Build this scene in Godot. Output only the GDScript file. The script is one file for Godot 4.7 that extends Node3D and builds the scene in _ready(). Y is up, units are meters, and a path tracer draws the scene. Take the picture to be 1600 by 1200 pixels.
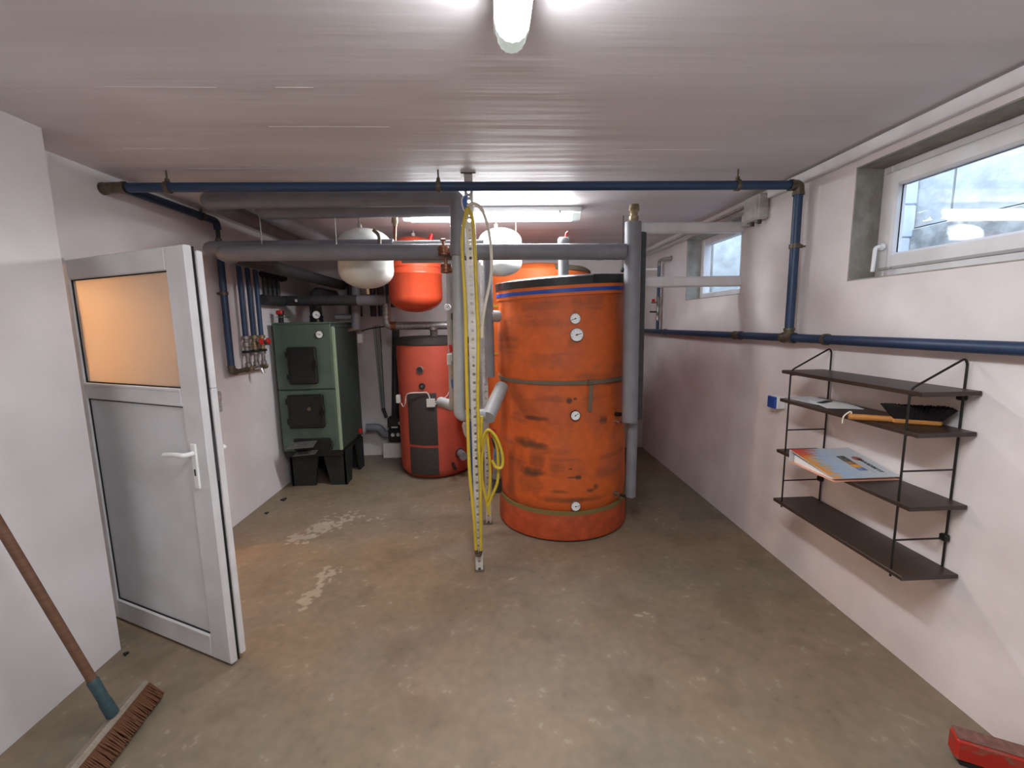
extends Node3D
# A cellar boiler room. Units are metres; x to the right, y up, -z into the room.

const XR := 1.766      # inner face of the right wall
const XL := -2.0       # inner face of the far left wall
const XN := -1.793     # inner face of the near left wall
const ZN := -1.977     # where the near left wall ends
const ZB := -5.05      # inner face of the back wall
const H := 2.31        # ceiling

var M := {}

# ---------------------------------------------------------------- mesh builder
class MB:
	var v := PackedVector3Array()
	var n := PackedVector3Array()
	var t := PackedVector2Array()

	func tri(a: Vector3, b: Vector3, c: Vector3, na: Vector3, nb: Vector3, nc: Vector3, ua := Vector2.ZERO, ub := Vector2.ZERO, uc := Vector2.ZERO) -> void:
		var g := (b - a).cross(c - a)
		if g.length_squared() < 1e-18:
			return
		if g.dot(na + nb + nc) > 0.0:
			v.append_array([a, c, b]); n.append_array([na, nc, nb]); t.append_array([ua, uc, ub])
		else:
			v.append_array([a, b, c]); n.append_array([na, nb, nc]); t.append_array([ua, ub, uc])

	func quad(a: Vector3, b: Vector3, c: Vector3, d: Vector3, out: Vector3, uv := []) -> void:
		var g := (b - a).cross(c - a)
		if g.length_squared() < 1e-18:
			g = (c - a).cross(d - a)
		g = g.normalized()
		if g.dot(out) < 0.0:
			g = -g
		var u: Array = uv if uv.size() == 4 else [Vector2(0, 0), Vector2(1, 0), Vector2(1, 1), Vector2(0, 1)]
		tri(a, b, c, g, g, g, u[0], u[1], u[2])
		tri(a, c, d, g, g, g, u[0], u[2], u[3])

	func box(at: Vector3, size: Vector3, bevel := 0.0, turn := Basis.IDENTITY) -> void:
		var h := size * 0.5
		var b: float = minf(bevel, minf(h.x, minf(h.y, h.z)) * 0.95)
		var p := func(s: Vector3, axis: int) -> Vector3:
			var q := Vector3(s.x * (h.x - b), s.y * (h.y - b), s.z * (h.z - b))
			q[axis] = s[axis] * h[axis]
			return at + turn * q
		for axis in 3:
			var j := (axis + 1) % 3
			var k := (axis + 2) % 3
			for s in [-1.0, 1.0]:
				var c := []
				for e in [[-1.0, -1.0], [1.0, -1.0], [1.0, 1.0], [-1.0, 1.0]]:
					var q := Vector3.ZERO
					q[axis] = s; q[j] = e[0]; q[k] = e[1]
					c.append(p.call(q, axis))
				var o := Vector3.ZERO
				o[axis] = s
				quad(c[0], c[1], c[2], c[3], turn * o)
		if b <= 0.0:
			return
		for axis in 3:                      # the twelve chamfers
			var j := (axis + 1) % 3
			var k := (axis + 2) % 3
			for e in [[-1.0, -1.0], [1.0, -1.0], [1.0, 1.0], [-1.0, 1.0]]:
				var lo := Vector3.ZERO
				lo[axis] = -1.0; lo[j] = e[0]; lo[k] = e[1]
				var hi := lo
				hi[axis] = 1.0
				var o := Vector3.ZERO
				o[j] = e[0]; o[k] = e[1]
				quad(p.call(lo, j), p.call(hi, j), p.call(hi, k), p.call(lo, k), turn * o)
		for sx in [-1.0, 1.0]:
			for sy in [-1.0, 1.0]:
				for sz in [-1.0, 1.0]:
					var s := Vector3(sx, sy, sz)
					var o := (turn * s).normalized()
					tri(p.call(s, 0), p.call(s, 1), p.call(s, 2), o, o, o)

	func span(a: Vector3, b: Vector3, bevel := 0.0) -> void:   # a box from corner to corner
		box((a + b) * 0.5, (b - a).abs(), bevel)

	func tube(pts: Array, r: float, sides := 14, caps := true, r_end := -1.0) -> void:
		var count := pts.size()
		var tang := []
		for i in count:
			var a: Vector3 = pts[maxi(i - 1, 0)]
			var b: Vector3 = pts[mini(i + 1, count - 1)]
			tang.append((b - a).normalized())
		var t0: Vector3 = tang[0]
		var side: Vector3 = t0.cross(Vector3.UP if absf(t0.y) < 0.9 else Vector3.RIGHT).normalized()
		var rings := []
		var nors := []
		for i in count:
			var tt: Vector3 = tang[i]
			side = (side - tt * side.dot(tt)).normalized()
			var up := tt.cross(side)
			var rr := r if r_end < 0.0 else lerpf(r, r_end, float(i) / (count - 1))
			var ring := []
			var nn := []
			for k in sides:
				var an := TAU * k / sides
				var d := side * cos(an) + up * sin(an)
				ring.append(pts[i] + d * rr)
				nn.append(d)
			rings.append(ring); nors.append(nn)
		for i in count - 1:
			for k in sides:
				var l := (k + 1) % sides
				tri(rings[i][k], rings[i + 1][k], rings[i + 1][l], nors[i][k], nors[i + 1][k], nors[i + 1][l])
				tri(rings[i][k], rings[i + 1][l], rings[i][l], nors[i][k], nors[i + 1][l], nors[i][l])
		if caps:
			for e in [0, count - 1]:
				var o: Vector3 = -tang[0] if e == 0 else tang[count - 1]
				for k in range(1, sides - 1):
					tri(rings[e][0], rings[e][k], rings[e][k + 1], o, o, o)

	# profile: [[radius, height], ...] turned round the local y axis of xf
	func lathe(profile: Array, xf: Transform3D, sides := 32, crease := 40.0, from := 0.0, sweep := TAU) -> void:
		var segs := profile.size() - 1
		var sn := []
		for i in segs:
			var d := Vector2(profile[i + 1][0] - profile[i][0], profile[i + 1][1] - profile[i][1])
			sn.append(Vector2(d.y, -d.x).normalized())
		var whole := absf(sweep - TAU) < 0.001
		var low: float = profile[0][1]
		var high: float = profile[0][1]
		for p in profile:
			low = minf(low, p[1]); high = maxf(high, p[1])
		for i in segs:
			var n0: Vector2 = sn[i]
			var n1: Vector2 = sn[i]
			if i > 0 and absf(n0.angle_to(sn[i - 1])) < deg_to_rad(crease):
				n0 = (n0 + sn[i - 1]).normalized()
			if i < segs - 1 and absf(n1.angle_to(sn[i + 1])) < deg_to_rad(crease):
				n1 = (n1 + sn[i + 1]).normalized()
			for k in sides:
				var a0 := from + sweep * k / sides
				var a1 := from + sweep * ((k + 1) % sides if whole else k + 1) / sides
				var q := []
				for e in [[a0, i, n0, k], [a1, i, n0, k + 1], [a1, i + 1, n1, k + 1], [a0, i + 1, n1, k]]:
					var c := cos(e[0])
					var s := sin(e[0])
					var pr: Array = profile[e[1]]
					var nn: Vector2 = e[2]
					q.append([xf * Vector3(pr[0] * c, pr[1], pr[0] * s), xf.basis * Vector3(nn.x * c, nn.y, nn.x * s), Vector2(float(e[3]) / sides, (high - pr[1]) / maxf(high - low, 1e-6))])
				tri(q[0][0], q[1][0], q[2][0], q[0][1], q[1][1], q[2][1], q[0][2], q[1][2], q[2][2])
				tri(q[0][0], q[2][0], q[3][0], q[0][1], q[2][1], q[3][1], q[0][2], q[2][2], q[3][2])

	# polygon in the local x-y plane of xf, pushed from z = 0 to z = depth
	func prism(poly: PackedVector2Array, depth: float, xf: Transform3D) -> void:
		var idx := Geometry2D.triangulate_polygon(poly)
		for i in range(0, idx.size(), 3):
			for z in [0.0, depth]:
				var o := xf.basis * Vector3(0, 0, (1.0 if z > 0.0 else -1.0) * signf(depth))
				if z == 0.0:
					o = xf.basis * Vector3(0, 0, -signf(depth))
				var p := []
				for e in 3:
					var q := poly[idx[i + e]]
					p.append(xf * Vector3(q.x, q.y, z))
				tri(p[0], p[1], p[2], o, o, o, poly[idx[i]], poly[idx[i + 1]], poly[idx[i + 2]])
		var area := 0.0
		for i in poly.size():
			area += poly[i].cross(poly[(i + 1) % poly.size()])
		for i in poly.size():
			var a := poly[i]
			var b := poly[(i + 1) % poly.size()]
			var d := (b - a).normalized()
			var o := Vector3(d.y, -d.x, 0) * signf(area)
			quad(xf * Vector3(a.x, a.y, 0), xf * Vector3(b.x, b.y, 0), xf * Vector3(b.x, b.y, depth), xf * Vector3(a.x, a.y, depth), xf.basis * o)

	# a strip of steel with a row of punched holes, large and small in turn
	func punched(at: Vector3, ux: Vector3, uy: Vector3, width: float, length: float, thick: float, pitch := 0.025, big := 0.0095, small := 0.003) -> void:
		var un := ux.cross(uy).normalized()
		var cells := int(length / pitch)
		for i in cells:
			var c := at + uy * (pitch * (i + 0.5))
			var r := big if i % 2 == 0 else small
			for f in [-0.5, 0.5]:
				var off: Vector3 = un * (thick * f)
				for k in 8:
					var pq := []
					for kk in [k, k + 1]:
						var an: float = TAU * kk / 8.0
						var cx := cos(an)
						var sy := sin(an)
						var m := maxf(absf(cx), absf(sy))
						pq.append(c + off + ux * (cx / m * width * 0.5) + uy * (sy / m * pitch * 0.5))
						pq.append(c + off + ux * (cx * r) + uy * (sy * r))
					quad(pq[0], pq[2], pq[3], pq[1], un * f)
			for k in 8:
				var a0 := TAU * k / 8.0
				var a1 := TAU * (k + 1) / 8.0
				var p0 := c + ux * (cos(a0) * r) + uy * (sin(a0) * r)
				var p1 := c + ux * (cos(a1) * r) + uy * (sin(a1) * r)
				var h := un * (thick * 0.5)
				quad(p0 - h, p1 - h, p1 + h, p0 + h, c - p0)
		for s in [-0.5, 0.5]:
			var e: Vector3 = at + ux * (width * s)
			var h := un * (thick * 0.5)
			quad(e - h, e + h, e + h + uy * length, e - h + uy * length, ux * s)

	func mesh(shift: Vector3) -> ArrayMesh:
		var a := []
		a.resize(Mesh.ARRAY_MAX)
		var w := v.duplicate()
		for i in w.size():
			w[i] -= shift
		a[Mesh.ARRAY_VERTEX] = w
		a[Mesh.ARRAY_NORMAL] = n
		a[Mesh.ARRAY_TEX_UV] = t
		var m := ArrayMesh.new()
		m.add_surface_from_arrays(Mesh.PRIMITIVE_TRIANGLES, a)
		return m


# ---------------------------------------------------------------- nodes
var names := {}

func numbered(called: String) -> String:
	names[called] = names.get(called, -1) + 1
	return called if names[called] == 0 else "%s_%03d" % [called, names[called]]

func origin_of(o: Node) -> Vector3:
	var p := Vector3.ZERO
	while o != self and o != null:
		p += o.position
		o = o.get_parent()
	return p

func tag(o: Node, label: String, category: String, group := "", kind := "") -> void:
	if label: o.set_meta("label", label)
	if category: o.set_meta("category", category)
	if group: o.set_meta("group", group)
	if kind: o.set_meta("kind", kind)

func thing(called: String, at: Vector3, label: String, category: String, group := "", kind := "") -> Node3D:
	var o := Node3D.new()
	o.name = numbered(called)
	o.position = at
	add_child(o)
	tag(o, label, category, group, kind)
	return o

func part(mb: MB, called: String, mat: Material, parent: Node, label := "") -> MeshInstance3D:
	var o := MeshInstance3D.new()
	o.name = called
	o.mesh = mb.mesh(origin_of(parent))
	o.material_override = mat
	parent.add_child(o, true)
	if label: o.set_meta("label", label)
	return o

# a thing that is one mesh, with its own origin at its base
func solid(mb: MB, called: String, mat: Material, at: Vector3, label: String, category: String, group := "", kind := "") -> MeshInstance3D:
	var o := MeshInstance3D.new()
	o.name = numbered(called)
	o.position = at
	o.mesh = mb.mesh(at)
	o.material_override = mat
	add_child(o)
	tag(o, label, category, group, kind)
	return o

func fillet(pts: Array, r: float, steps := 6) -> Array:
	var out := [pts[0]]
	for i in range(1, pts.size() - 1):
		var a: Vector3 = pts[i - 1]
		var b: Vector3 = pts[i]
		var c: Vector3 = pts[i + 1]
		var d := minf(r, minf((a - b).length(), (c - b).length()) * 0.49)
		var p := b + (a - b).normalized() * d
		var q := b + (c - b).normalized() * d
		for k in steps + 1:
			var f := float(k) / steps
			out.append(p.lerp(b, f).lerp(b.lerp(q, f), f))
	out.append(pts[-1])
	return out

func smooth(pts: Array, steps := 6) -> Array:      # a curve through the points
	var out := []
	for i in pts.size() - 1:
		var p0: Vector3 = pts[maxi(i - 1, 0)]
		var p1: Vector3 = pts[i]
		var p2: Vector3 = pts[i + 1]
		var p3: Vector3 = pts[mini(i + 2, pts.size() - 1)]
		for k in steps:
			out.append(p1.cubic_interpolate(p2, p0, p3, float(k) / steps))
	out.append(pts[-1])
	return out

# transform whose y axis points along d
func along(at: Vector3, d: Vector3) -> Transform3D:
	var y := d.normalized()
	var x := y.cross(Vector3.FORWARD if absf(y.z) < 0.9 else Vector3.RIGHT).normalized()
	return Transform3D(Basis(x, y, x.cross(y)), at)

func tube(pts: Array, r: float, sides := 14) -> MB:
	var m := MB.new()
	m.tube(pts, r, sides)
	return m

func bx(a: Vector3, b: Vector3, bevel := 0.0) -> MB:
	var m := MB.new()
	m.span(a, b, bevel)
	return m

func V(x: float, y: float, z: float) -> Vector3:
	return Vector3(x, y, z)

# ---------------------------------------------------------------- materials
func rgb(r: float, g: float, b: float) -> Color:
	return Color(r / 255.0, g / 255.0, b / 255.0)

func noise(freq: float, octaves: int, sd: int, kind := FastNoiseLite.TYPE_SIMPLEX_SMOOTH) -> FastNoiseLite:
	var f := FastNoiseLite.new()
	f.seed = sd
	f.noise_type = kind
	f.frequency = freq
	f.fractal_octaves = octaves
	return f

# a seamless noise picture between two colours; stretch > 1 draws it out sideways
func cloud(size: int, freq: float, octaves: int, sd: int, lo: Color, hi: Color, stretch := 1, hard := 0.0) -> ImageTexture:
	var im := noise(freq, octaves, sd).get_seamless_image(size / stretch if stretch > 1 else size, size)
	im.convert(Image.FORMAT_L8)
	if stretch > 1:
		im.resize(size, size, Image.INTERPOLATE_CUBIC)
	var d := im.get_data()
	var out := PackedByteArray()
	out.resize(d.size() * 3)
	var table := []
	for i in 256:
		var f := i / 255.0
		if hard > 0.0:
			f = smoothstep(hard - 0.08, hard + 0.08, f)
		table.append(lo.lerp(hi, f))
	for i in d.size():
		var c: Color = table[d[i]]
		out[i * 3] = int(c.r * 255.0); out[i * 3 + 1] = int(c.g * 255.0); out[i * 3 + 2] = int(c.b * 255.0)
	return ImageTexture.create_from_image(Image.create_from_data(size, size, false, Image.FORMAT_RGB8, out))

func mat(color: Color, rough := 0.6, metal := 0.0) -> StandardMaterial3D:
	var m := StandardMaterial3D.new()
	m.albedo_color = color
	m.roughness = rough
	m.metallic = metal
	return m

func grained(m: StandardMaterial3D, tex: Texture2D, scale: float, bump: Texture2D = null, depth := 0.1, world := true) -> StandardMaterial3D:
	m.uv1_triplanar = true
	m.uv1_world_triplanar = world
	m.uv1_scale = Vector3.ONE * scale
	m.albedo_texture = tex
	if bump:
		m.heightmap_enabled = true
		m.heightmap_texture = bump
		m.heightmap_scale = depth
	return m

func make_materials() -> void:
	var mottle := cloud(512, 0.006, 5, 3, Color(0.9, 0.89, 0.88), Color(1, 1, 1))
	var plaster := cloud(512, 0.05, 4, 5, Color(0.2, 0.2, 0.2), Color(0.9, 0.9, 0.9))
	var streak := cloud(1024, 0.02, 4, 8, Color(0.1, 0.1, 0.1), Color(1, 1, 1), 16)
	var streak_tone := cloud(512, 0.012, 4, 9, Color(0.93, 0.92, 0.91), Color(1, 1, 1), 8)
	var grime := cloud(512, 0.012, 5, 21, Color(0.72, 0.7, 0.68), Color(1, 1, 1))
	var rough_stone := cloud(512, 0.012, 5, 33, Color(0.6, 0.6, 0.6), Color(1, 1, 1))
	var stone_soft := cloud(512, 0.012, 5, 34, Color(0.8, 0.79, 0.77), Color(1, 1, 1))
	var brush_line := cloud(512, 0.03, 3, 41, Color(0.8, 0.78, 0.76), Color(1, 1, 1), 16)
	M.wall = grained(mat(rgb(236, 229, 229), 0.92), mottle, 0.5, plaster, 0.16)
	M.wall_smooth = grained(mat(rgb(236, 232, 234), 0.88), mottle, 0.35, plaster, 0.03)
	M.ceiling = grained(mat(rgb(232, 228, 232), 0.5), streak_tone, 0.35, streak, 0.28)
	M.ceiling.metallic_specular = 0.35
	M.concrete = grained(mat(rgb(168, 164, 156), 0.95), stone_soft, 1.4, plaster, 0.25)
	M.well = grained(mat(rgb(196, 199, 196), 0.95), stone_soft, 0.9, plaster, 0.3)
	M.well_low = grained(mat(rgb(200, 199, 190), 0.95), rough_stone, 1.3, plaster, 0.3)
	M.well_board = grained(mat(rgb(205, 212, 226), 0.7), mottle, 1.0)
	M.well_floor = grained(mat(rgb(120, 118, 110), 0.95), rough_stone, 1.6, plaster, 0.4)
	M.floor = floor_material()
	M.plastic = grained(mat(rgb(232, 231, 233), 0.38), mottle, 1.2)
	M.plastic_panel = grained(mat(rgb(232, 232, 234), 0.45), mottle, 0.8)
	M.plastic_old = grained(mat(rgb(205, 203, 196), 0.5), grime, 2.0)
	M.rubber = mat(rgb(28, 27, 27), 0.8)
	M.frost = mat(Color(0.96, 0.93, 0.88, 0.05), 0.5)
	M.frost.refraction_enabled = true
	M.frost.refraction_scale = 0.05
	M.frost.transparency = BaseMaterial3D.TRANSPARENCY_ALPHA
	M.glass = mat(Color(1, 1, 1, 0.03), 0.02)
	M.glass.transparency = BaseMaterial3D.TRANSPARENCY_ALPHA
	M.blue = grained(mat(rgb(42, 68, 102), 0.42), mottle, 3.0)
	M.blue_dull = grained(mat(rgb(38, 58, 88), 0.5), mottle, 3.0)
	M.brass = grained(mat(rgb(176, 158, 128), 0.4, 0.75), grime, 6.0)
	M.brass_dull = grained(mat(rgb(124, 114, 98), 0.5, 0.6), grime, 6.0)
	M.copper = grained(mat(rgb(160, 106, 80), 0.42, 0.7), grime, 5.0)
	M.zinc = grained(mat(rgb(172, 172, 170), 0.4, 0.75), grime, 4.0)
	M.zinc_post = grained(mat(rgb(214, 211, 204), 0.5, 0.12), mottle, 3.0)
	M.chrome = mat(rgb(200, 200, 200), 0.2, 0.9)
	M.lag = grained(mat(rgb(130, 130, 137), 0.5), mottle, 2.0)           # grey pipe lagging
	M.lag_light = grained(mat(rgb(168, 171, 172), 0.5), mottle, 3.0)
	M.lag_dark = grained(mat(rgb(70, 70, 72), 0.6), grime, 3.0)
	M.foil = grained(mat(rgb(165, 165, 165), 0.35, 0.55), grime, 5.0)
	M.black = grained(mat(rgb(30, 29, 28), 0.55), grime, 4.0)
	M.black_iron = grained(mat(rgb(22, 20, 19), 0.65), grime, 6.0)
	M.soot = grained(mat(rgb(40, 44, 42), 0.6), grime, 4.0)
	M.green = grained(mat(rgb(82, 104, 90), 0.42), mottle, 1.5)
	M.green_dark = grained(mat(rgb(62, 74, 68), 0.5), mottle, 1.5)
	M.green_trim = mat(rgb(140, 160, 134), 0.4)
	M.vessel = grained(mat(rgb(228, 232, 226), 0.28), mottle, 1.5)
	M.red_vessel = grained(mat(rgb(208, 80, 50), 0.26), mottle, 1.5)
	M.red_jacket = grained(mat(rgb(198, 86, 66), 0.6), mottle, 1.2)
	M.panel = grained(mat(rgb(62, 58, 56), 0.7), grime, 5.0)
	M.orange_far = grained(mat(rgb(228, 112, 48), 0.6), mottle, 1.0)
	M.orange = orange_material()
	M.skirt = grained(mat(rgb(196, 84, 42), 0.55), grime, 1.6)
	M.tape_black = mat(rgb(38, 38, 42), 0.4)
	M.tape_blue = mat(rgb(34, 74, 160), 0.4)
	M.strap = mat(rgb(104, 94, 78), 0.85)
	M.strap_olive = mat(rgb(122, 106, 60), 0.85)
	M.strap_yellow = mat(rgb(178, 142, 50), 0.85)
	M.white = mat(rgb(238, 238, 236), 0.4)
	M.dial = mat(rgb(240, 241, 240), 0.5)
	M.ink = mat(rgb(26, 26, 28), 0.6)
	M.red_plastic = mat(rgb(190, 28, 26), 0.4)
	M.teal = mat(rgb(58, 128, 120), 0.45)
	M.blue_plastic = mat(rgb(58, 104, 176), 0.45)
	M.yellow = grained(mat(rgb(212, 186, 58), 0.42), mottle, 4.0)
	M.cable = mat(rgb(214, 206, 190), 0.5)
	M.wire_white = mat(rgb(222, 214, 206), 0.5)
	M.shelf = grained(mat(rgb(64, 50, 43), 0.42), brush_line, 1.6)
	M.wire = mat(rgb(18, 17, 17), 0.45)
	M.paper = mat(rgb(222, 222, 220), 0.8)
	M.paper_old = mat(rgb(206, 207, 208), 0.8)
	M.binder_back = mat(rgb(226, 160, 132), 0.5)
	M.wood = grained(mat(rgb(206, 142, 74), 0.5), brush_line, 4.0)
	M.wood_old = grained(mat(rgb(118, 84, 62), 0.6), brush_line, 3.0)
	M.wood_grey = grained(mat(rgb(156, 144, 130), 0.8), brush_line, 5.0)
	M.teal_metal = grained(mat(rgb(66, 94, 102), 0.5, 0.2), grime, 8.0)
	M.bristle = mat(rgb(98, 60, 34), 0.8)
	M.bristle_dark = mat(rgb(24, 21, 19), 0.85)
	M.red_worn = worn_red()
	M.case_top = grained(mat(rgb(138, 96, 86), 0.5), grime, 5.0)
	M.grey_box = grained(mat(rgb(204, 204, 198), 0.5), mottle, 3.0)
	M.hall = mat(rgb(228, 214, 198), 0.9)
	M.hall_floor = mat(rgb(150, 120, 92), 0.8)
	M.lamp_body = mat(rgb(222, 224, 222), 0.4)
	M.lamp_clear = mat(Color(0.86, 0.9, 0.88, 1.0), 0.25)
	M.lamp_clear.emission_enabled = true
	M.lamp_clear.emission = Color(0.86, 0.93, 0.9)
	M.lamp_clear.emission_energy_multiplier = 0.2
	M.lamp_glow = mat(rgb(250, 250, 248), 0.4)
	M.lamp_glow.emission_enabled = true
	M.lamp_glow.emission = Color(0.97, 0.985, 1.0)
	M.lamp_glow.emission_energy_multiplier = 6.0
	M.bulb = mat(rgb(255, 220, 170), 0.4)
	M.bulb.emission_enabled = true
	M.bulb.emission = Color(1.0, 0.76, 0.5)
	M.bulb.emission_energy_multiplier = 6.0

# the concrete floor: brown-grey cement with stains, scuffs and dried white splashes
func floor_material() -> StandardMaterial3D:
	var w := 640
	var h := 1064
	var a := noise(0.0045, 5, 101).get_image(w, h).get_data()
	var b := noise(0.02, 4, 102).get_image(w, h).get_data()
	var c := noise(0.09, 3, 103).get_image(w, h).get_data()
	var d := noise(0.012, 4, 104).get_image(w, h).get_data()
	# dried white splashes: x, z, reach along x, reach along z
	var splash := [[-1.40, -3.03, 0.13, 0.09], [-1.30, -3.2, 0.13, 0.12], [-1.2, -3.38, 0.2, 0.12], [-0.98, -3.3, 0.2, 0.08], [-1.03, -2.57, 0.07, 0.09], [-1.05, -2.33, 0.06, 0.12], [-0.7, -2.25, 0.12, 0.06], [-0.62, -3.05, 0.14, 0.06], [0.1, -2.45, 0.12, 0.1], [1.2, -3.1, 0.15, 0.25], [0.8, -2.2, 0.3, 0.2]]
	var strength := [1.0, 0.9, 0.75, 0.6, 0.9, 1.0, 0.35, 0.4, 0.25, 0.25, 0.2]
	var out := PackedByteArray()
	out.resize(w * h * 3)
	var warm := rgb(138, 122, 101)
	var grey := rgb(132, 121, 105)
	var dark := rgb(104, 89, 71)
	var chalk := rgb(172, 165, 150)
	for i in w * h:
		var g := b[i] / 255.0
		var k := c[i] / 255.0
		var col := warm.lerp(grey, smoothstep(0.3, 0.7, a[i] / 255.0))
		col = col.lerp(dark, 0.3 * smoothstep(0.55, 0.85, d[i] / 255.0))
		var s := 0.92 + 0.1 * k + 0.1 * (g - 0.5)
		col = Color(col.r * s, col.g * s, col.b * s)
		if k > 0.78 and g > 0.6:
			col = col.lerp(chalk, 0.35)
		elif k < 0.16 and g < 0.38:
			col = col.lerp(dark, 0.4)
		out[i * 3] = int(minf(col.r, 1.0) * 255.0)
		out[i * 3 + 1] = int(minf(col.g, 1.0) * 255.0)
		out[i * 3 + 2] = int(minf(col.b, 1.0) * 255.0)
	for e in splash.size():
		var sp: Array = splash[e]
		for y in range(int((sp[1] - sp[3] * 1.5 + 5.1) / 6.4 * h), int((sp[1] + sp[3] * 1.5 + 5.1) / 6.4 * h)):
			for x in range(int((sp[0] - sp[2] * 1.5 + 2.05) / 3.85 * w), int((sp[0] + sp[2] * 1.5 + 2.05) / 3.85 * w)):
				var i := clampi(y, 0, h - 1) * w + clampi(x, 0, w - 1)
				var ex: float = (-2.05 + 3.85 * x / w - sp[0]) / sp[2]
				var ez: float = (-5.1 + 6.4 * y / h - sp[1]) / sp[3]
				var q := ex * ex + ez * ez
				if q < 2.0:
					var cover: float = (1.0 - q * 0.5) * strength[e]
					if c[i] / 255.0 * 0.75 + b[i] / 255.0 * 0.45 > 1.02 - cover * 0.6:
						for ch in 3:
							out[i * 3 + ch] = int(lerpf(out[i * 3 + ch], chalk[ch] * 255.0, 0.7))
	var m := mat(Color.WHITE, 0.5)
	m.metallic_specular = 0.4
	m.albedo_texture = ImageTexture.create_from_image(Image.create_from_data(w, h, false, Image.FORMAT_RGB8, out))
	m.heightmap_enabled = true
	m.heightmap_texture = ImageTexture.create_from_image(noise(0.05, 4, 107).get_image(w, h))
	m.heightmap_scale = 0.15
	return m

# the soft orange jacket of the big tank: cloth with soot streaks, rubbed patches and bare brown spots
func orange_material() -> StandardMaterial3D:
	var w := 1280
	var h := 640
	var a := noise(0.006, 5, 201).get_image(w, h).get_data()
	var b := noise(0.03, 4, 202).get_image(w, h).get_data()
	var weave := noise(0.3, 2, 203).get_image(w, h).get_data()
	var lim := noise(0.02, 4, 204).get_image(w / 12, h)
	lim.resize(w, h, Image.INTERPOLATE_CUBIC)
	var line := lim.get_data()
	# soot streaks: angle (turns), height, reach in turns, reach in metres, how dark
	var marks := [[0.165, 0.86, 0.03, 0.016, 0.95], [0.16, 0.67, 0.035, 0.024, 1.0], [0.135, 0.69, 0.03, 0.03, 0.5], [0.155, 0.48, 0.03, 0.03, 1.0], [0.17, 0.58, 0.02, 0.06, 0.5], [0.15, 0.4, 0.03, 0.08, 0.4], [0.2, 0.64, 0.05, 0.02, 0.35],
		[0.243, 0.985, 0.006, 0.02, 1.3], [0.257, 1.0, 0.004, 0.008, 1.2], [0.263, 0.46, 0.007, 0.014, 1.3], [0.25, 0.46, 0.012, 0.006, 0.7], [0.292, 0.36, 0.008, 0.012, 0.9], [0.305, 0.38, 0.006, 0.02, 0.8], [0.245, 0.52, 0.005, 0.006, 1.2], [0.22, 0.36, 0.02, 0.012, 0.6], [0.23, 0.3, 0.06, 0.02, 0.6], [0.28, 0.3, 0.05, 0.02, 0.55],
		[0.19, 1.5, 0.06, 0.03, 0.3], [0.18, 1.25, 0.05, 0.05, 0.3], [0.253, 1.55, 0.004, 0.03, 0.6], [0.25, 1.38, 0.01, 0.04, 0.4], [0.33, 0.84, 0.012, 0.03, 0.8]]
	var base := rgb(208, 96, 36)
	var rub := rgb(192, 92, 48)
	var soot := rgb(74, 48, 36)
	var out := PackedByteArray()
	out.resize(w * h * 3)
	for i in w * h:
		var al := a[i] / 255.0
		var col := base.lerp(rub, smoothstep(0.4, 0.8, al))
		var s := 0.91 + 0.1 * b[i] / 255.0 + 0.08 * (weave[i] / 255.0 - 0.5)
		col = Color(col.r * s, col.g * s, col.b * s).lerp(soot, 0.22 * smoothstep(0.6, 0.85, line[i] / 255.0) * smoothstep(0.35, 0.7, al))
		out[i * 3] = int(minf(col.r, 1.0) * 255.0)
		out[i * 3 + 1] = int(minf(col.g, 1.0) * 255.0)
		out[i * 3 + 2] = int(minf(col.b, 1.0) * 255.0)
	for e in marks:
		var u0: float = 0.5 - e[0]
		for y in range(int((1.74 - e[1] - e[3] * 1.3) / 1.54 * h), int((1.74 - e[1] + e[3] * 1.3) / 1.54 * h) + 1):
			for x in range(int((u0 - e[2] * 1.3) * w), int((u0 + e[2] * 1.3) * w) + 1):
				var i := clampi(y, 0, h - 1) * w + clampi(x, 0, w - 1)
				var du: float = (float(x) / w - u0) / e[2]
				var dh: float = (1.74 - 1.54 * y / h - e[1]) / e[3]
				var q := absf(du * du * du) + dh * dh + 1.1 * (b[i] / 255.0 - 0.45)
				if q < 1.6:
					var f: float = (1.6 - maxf(q, 0.0)) * 0.55
					var cover: float = clampf(f * (0.25 + 0.95 * line[i] / 255.0 + 0.3 * (b[i] / 255.0 - 0.5)) * e[4], 0.0, 0.85)
					for ch in 3:
						out[i * 3 + ch] = int(lerpf(out[i * 3 + ch], soot[ch] * 255.0, cover))
	var m := mat(Color.WHITE, 0.6)
	m.albedo_texture = ImageTexture.create_from_image(Image.create_from_data(w, h, false, Image.FORMAT_RGB8, out))
	return m

func worn_red() -> StandardMaterial3D:
	var im := cloud(256, 0.02, 4, 77, rgb(138, 86, 72), rgb(176, 40, 26), 1, 0.36)
	var m := mat(Color.WHITE, 0.5)
	m.albedo_texture = im
	m.uv1_triplanar = true
	m.uv1_scale = Vector3.ONE * 3.0
	return m

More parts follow.
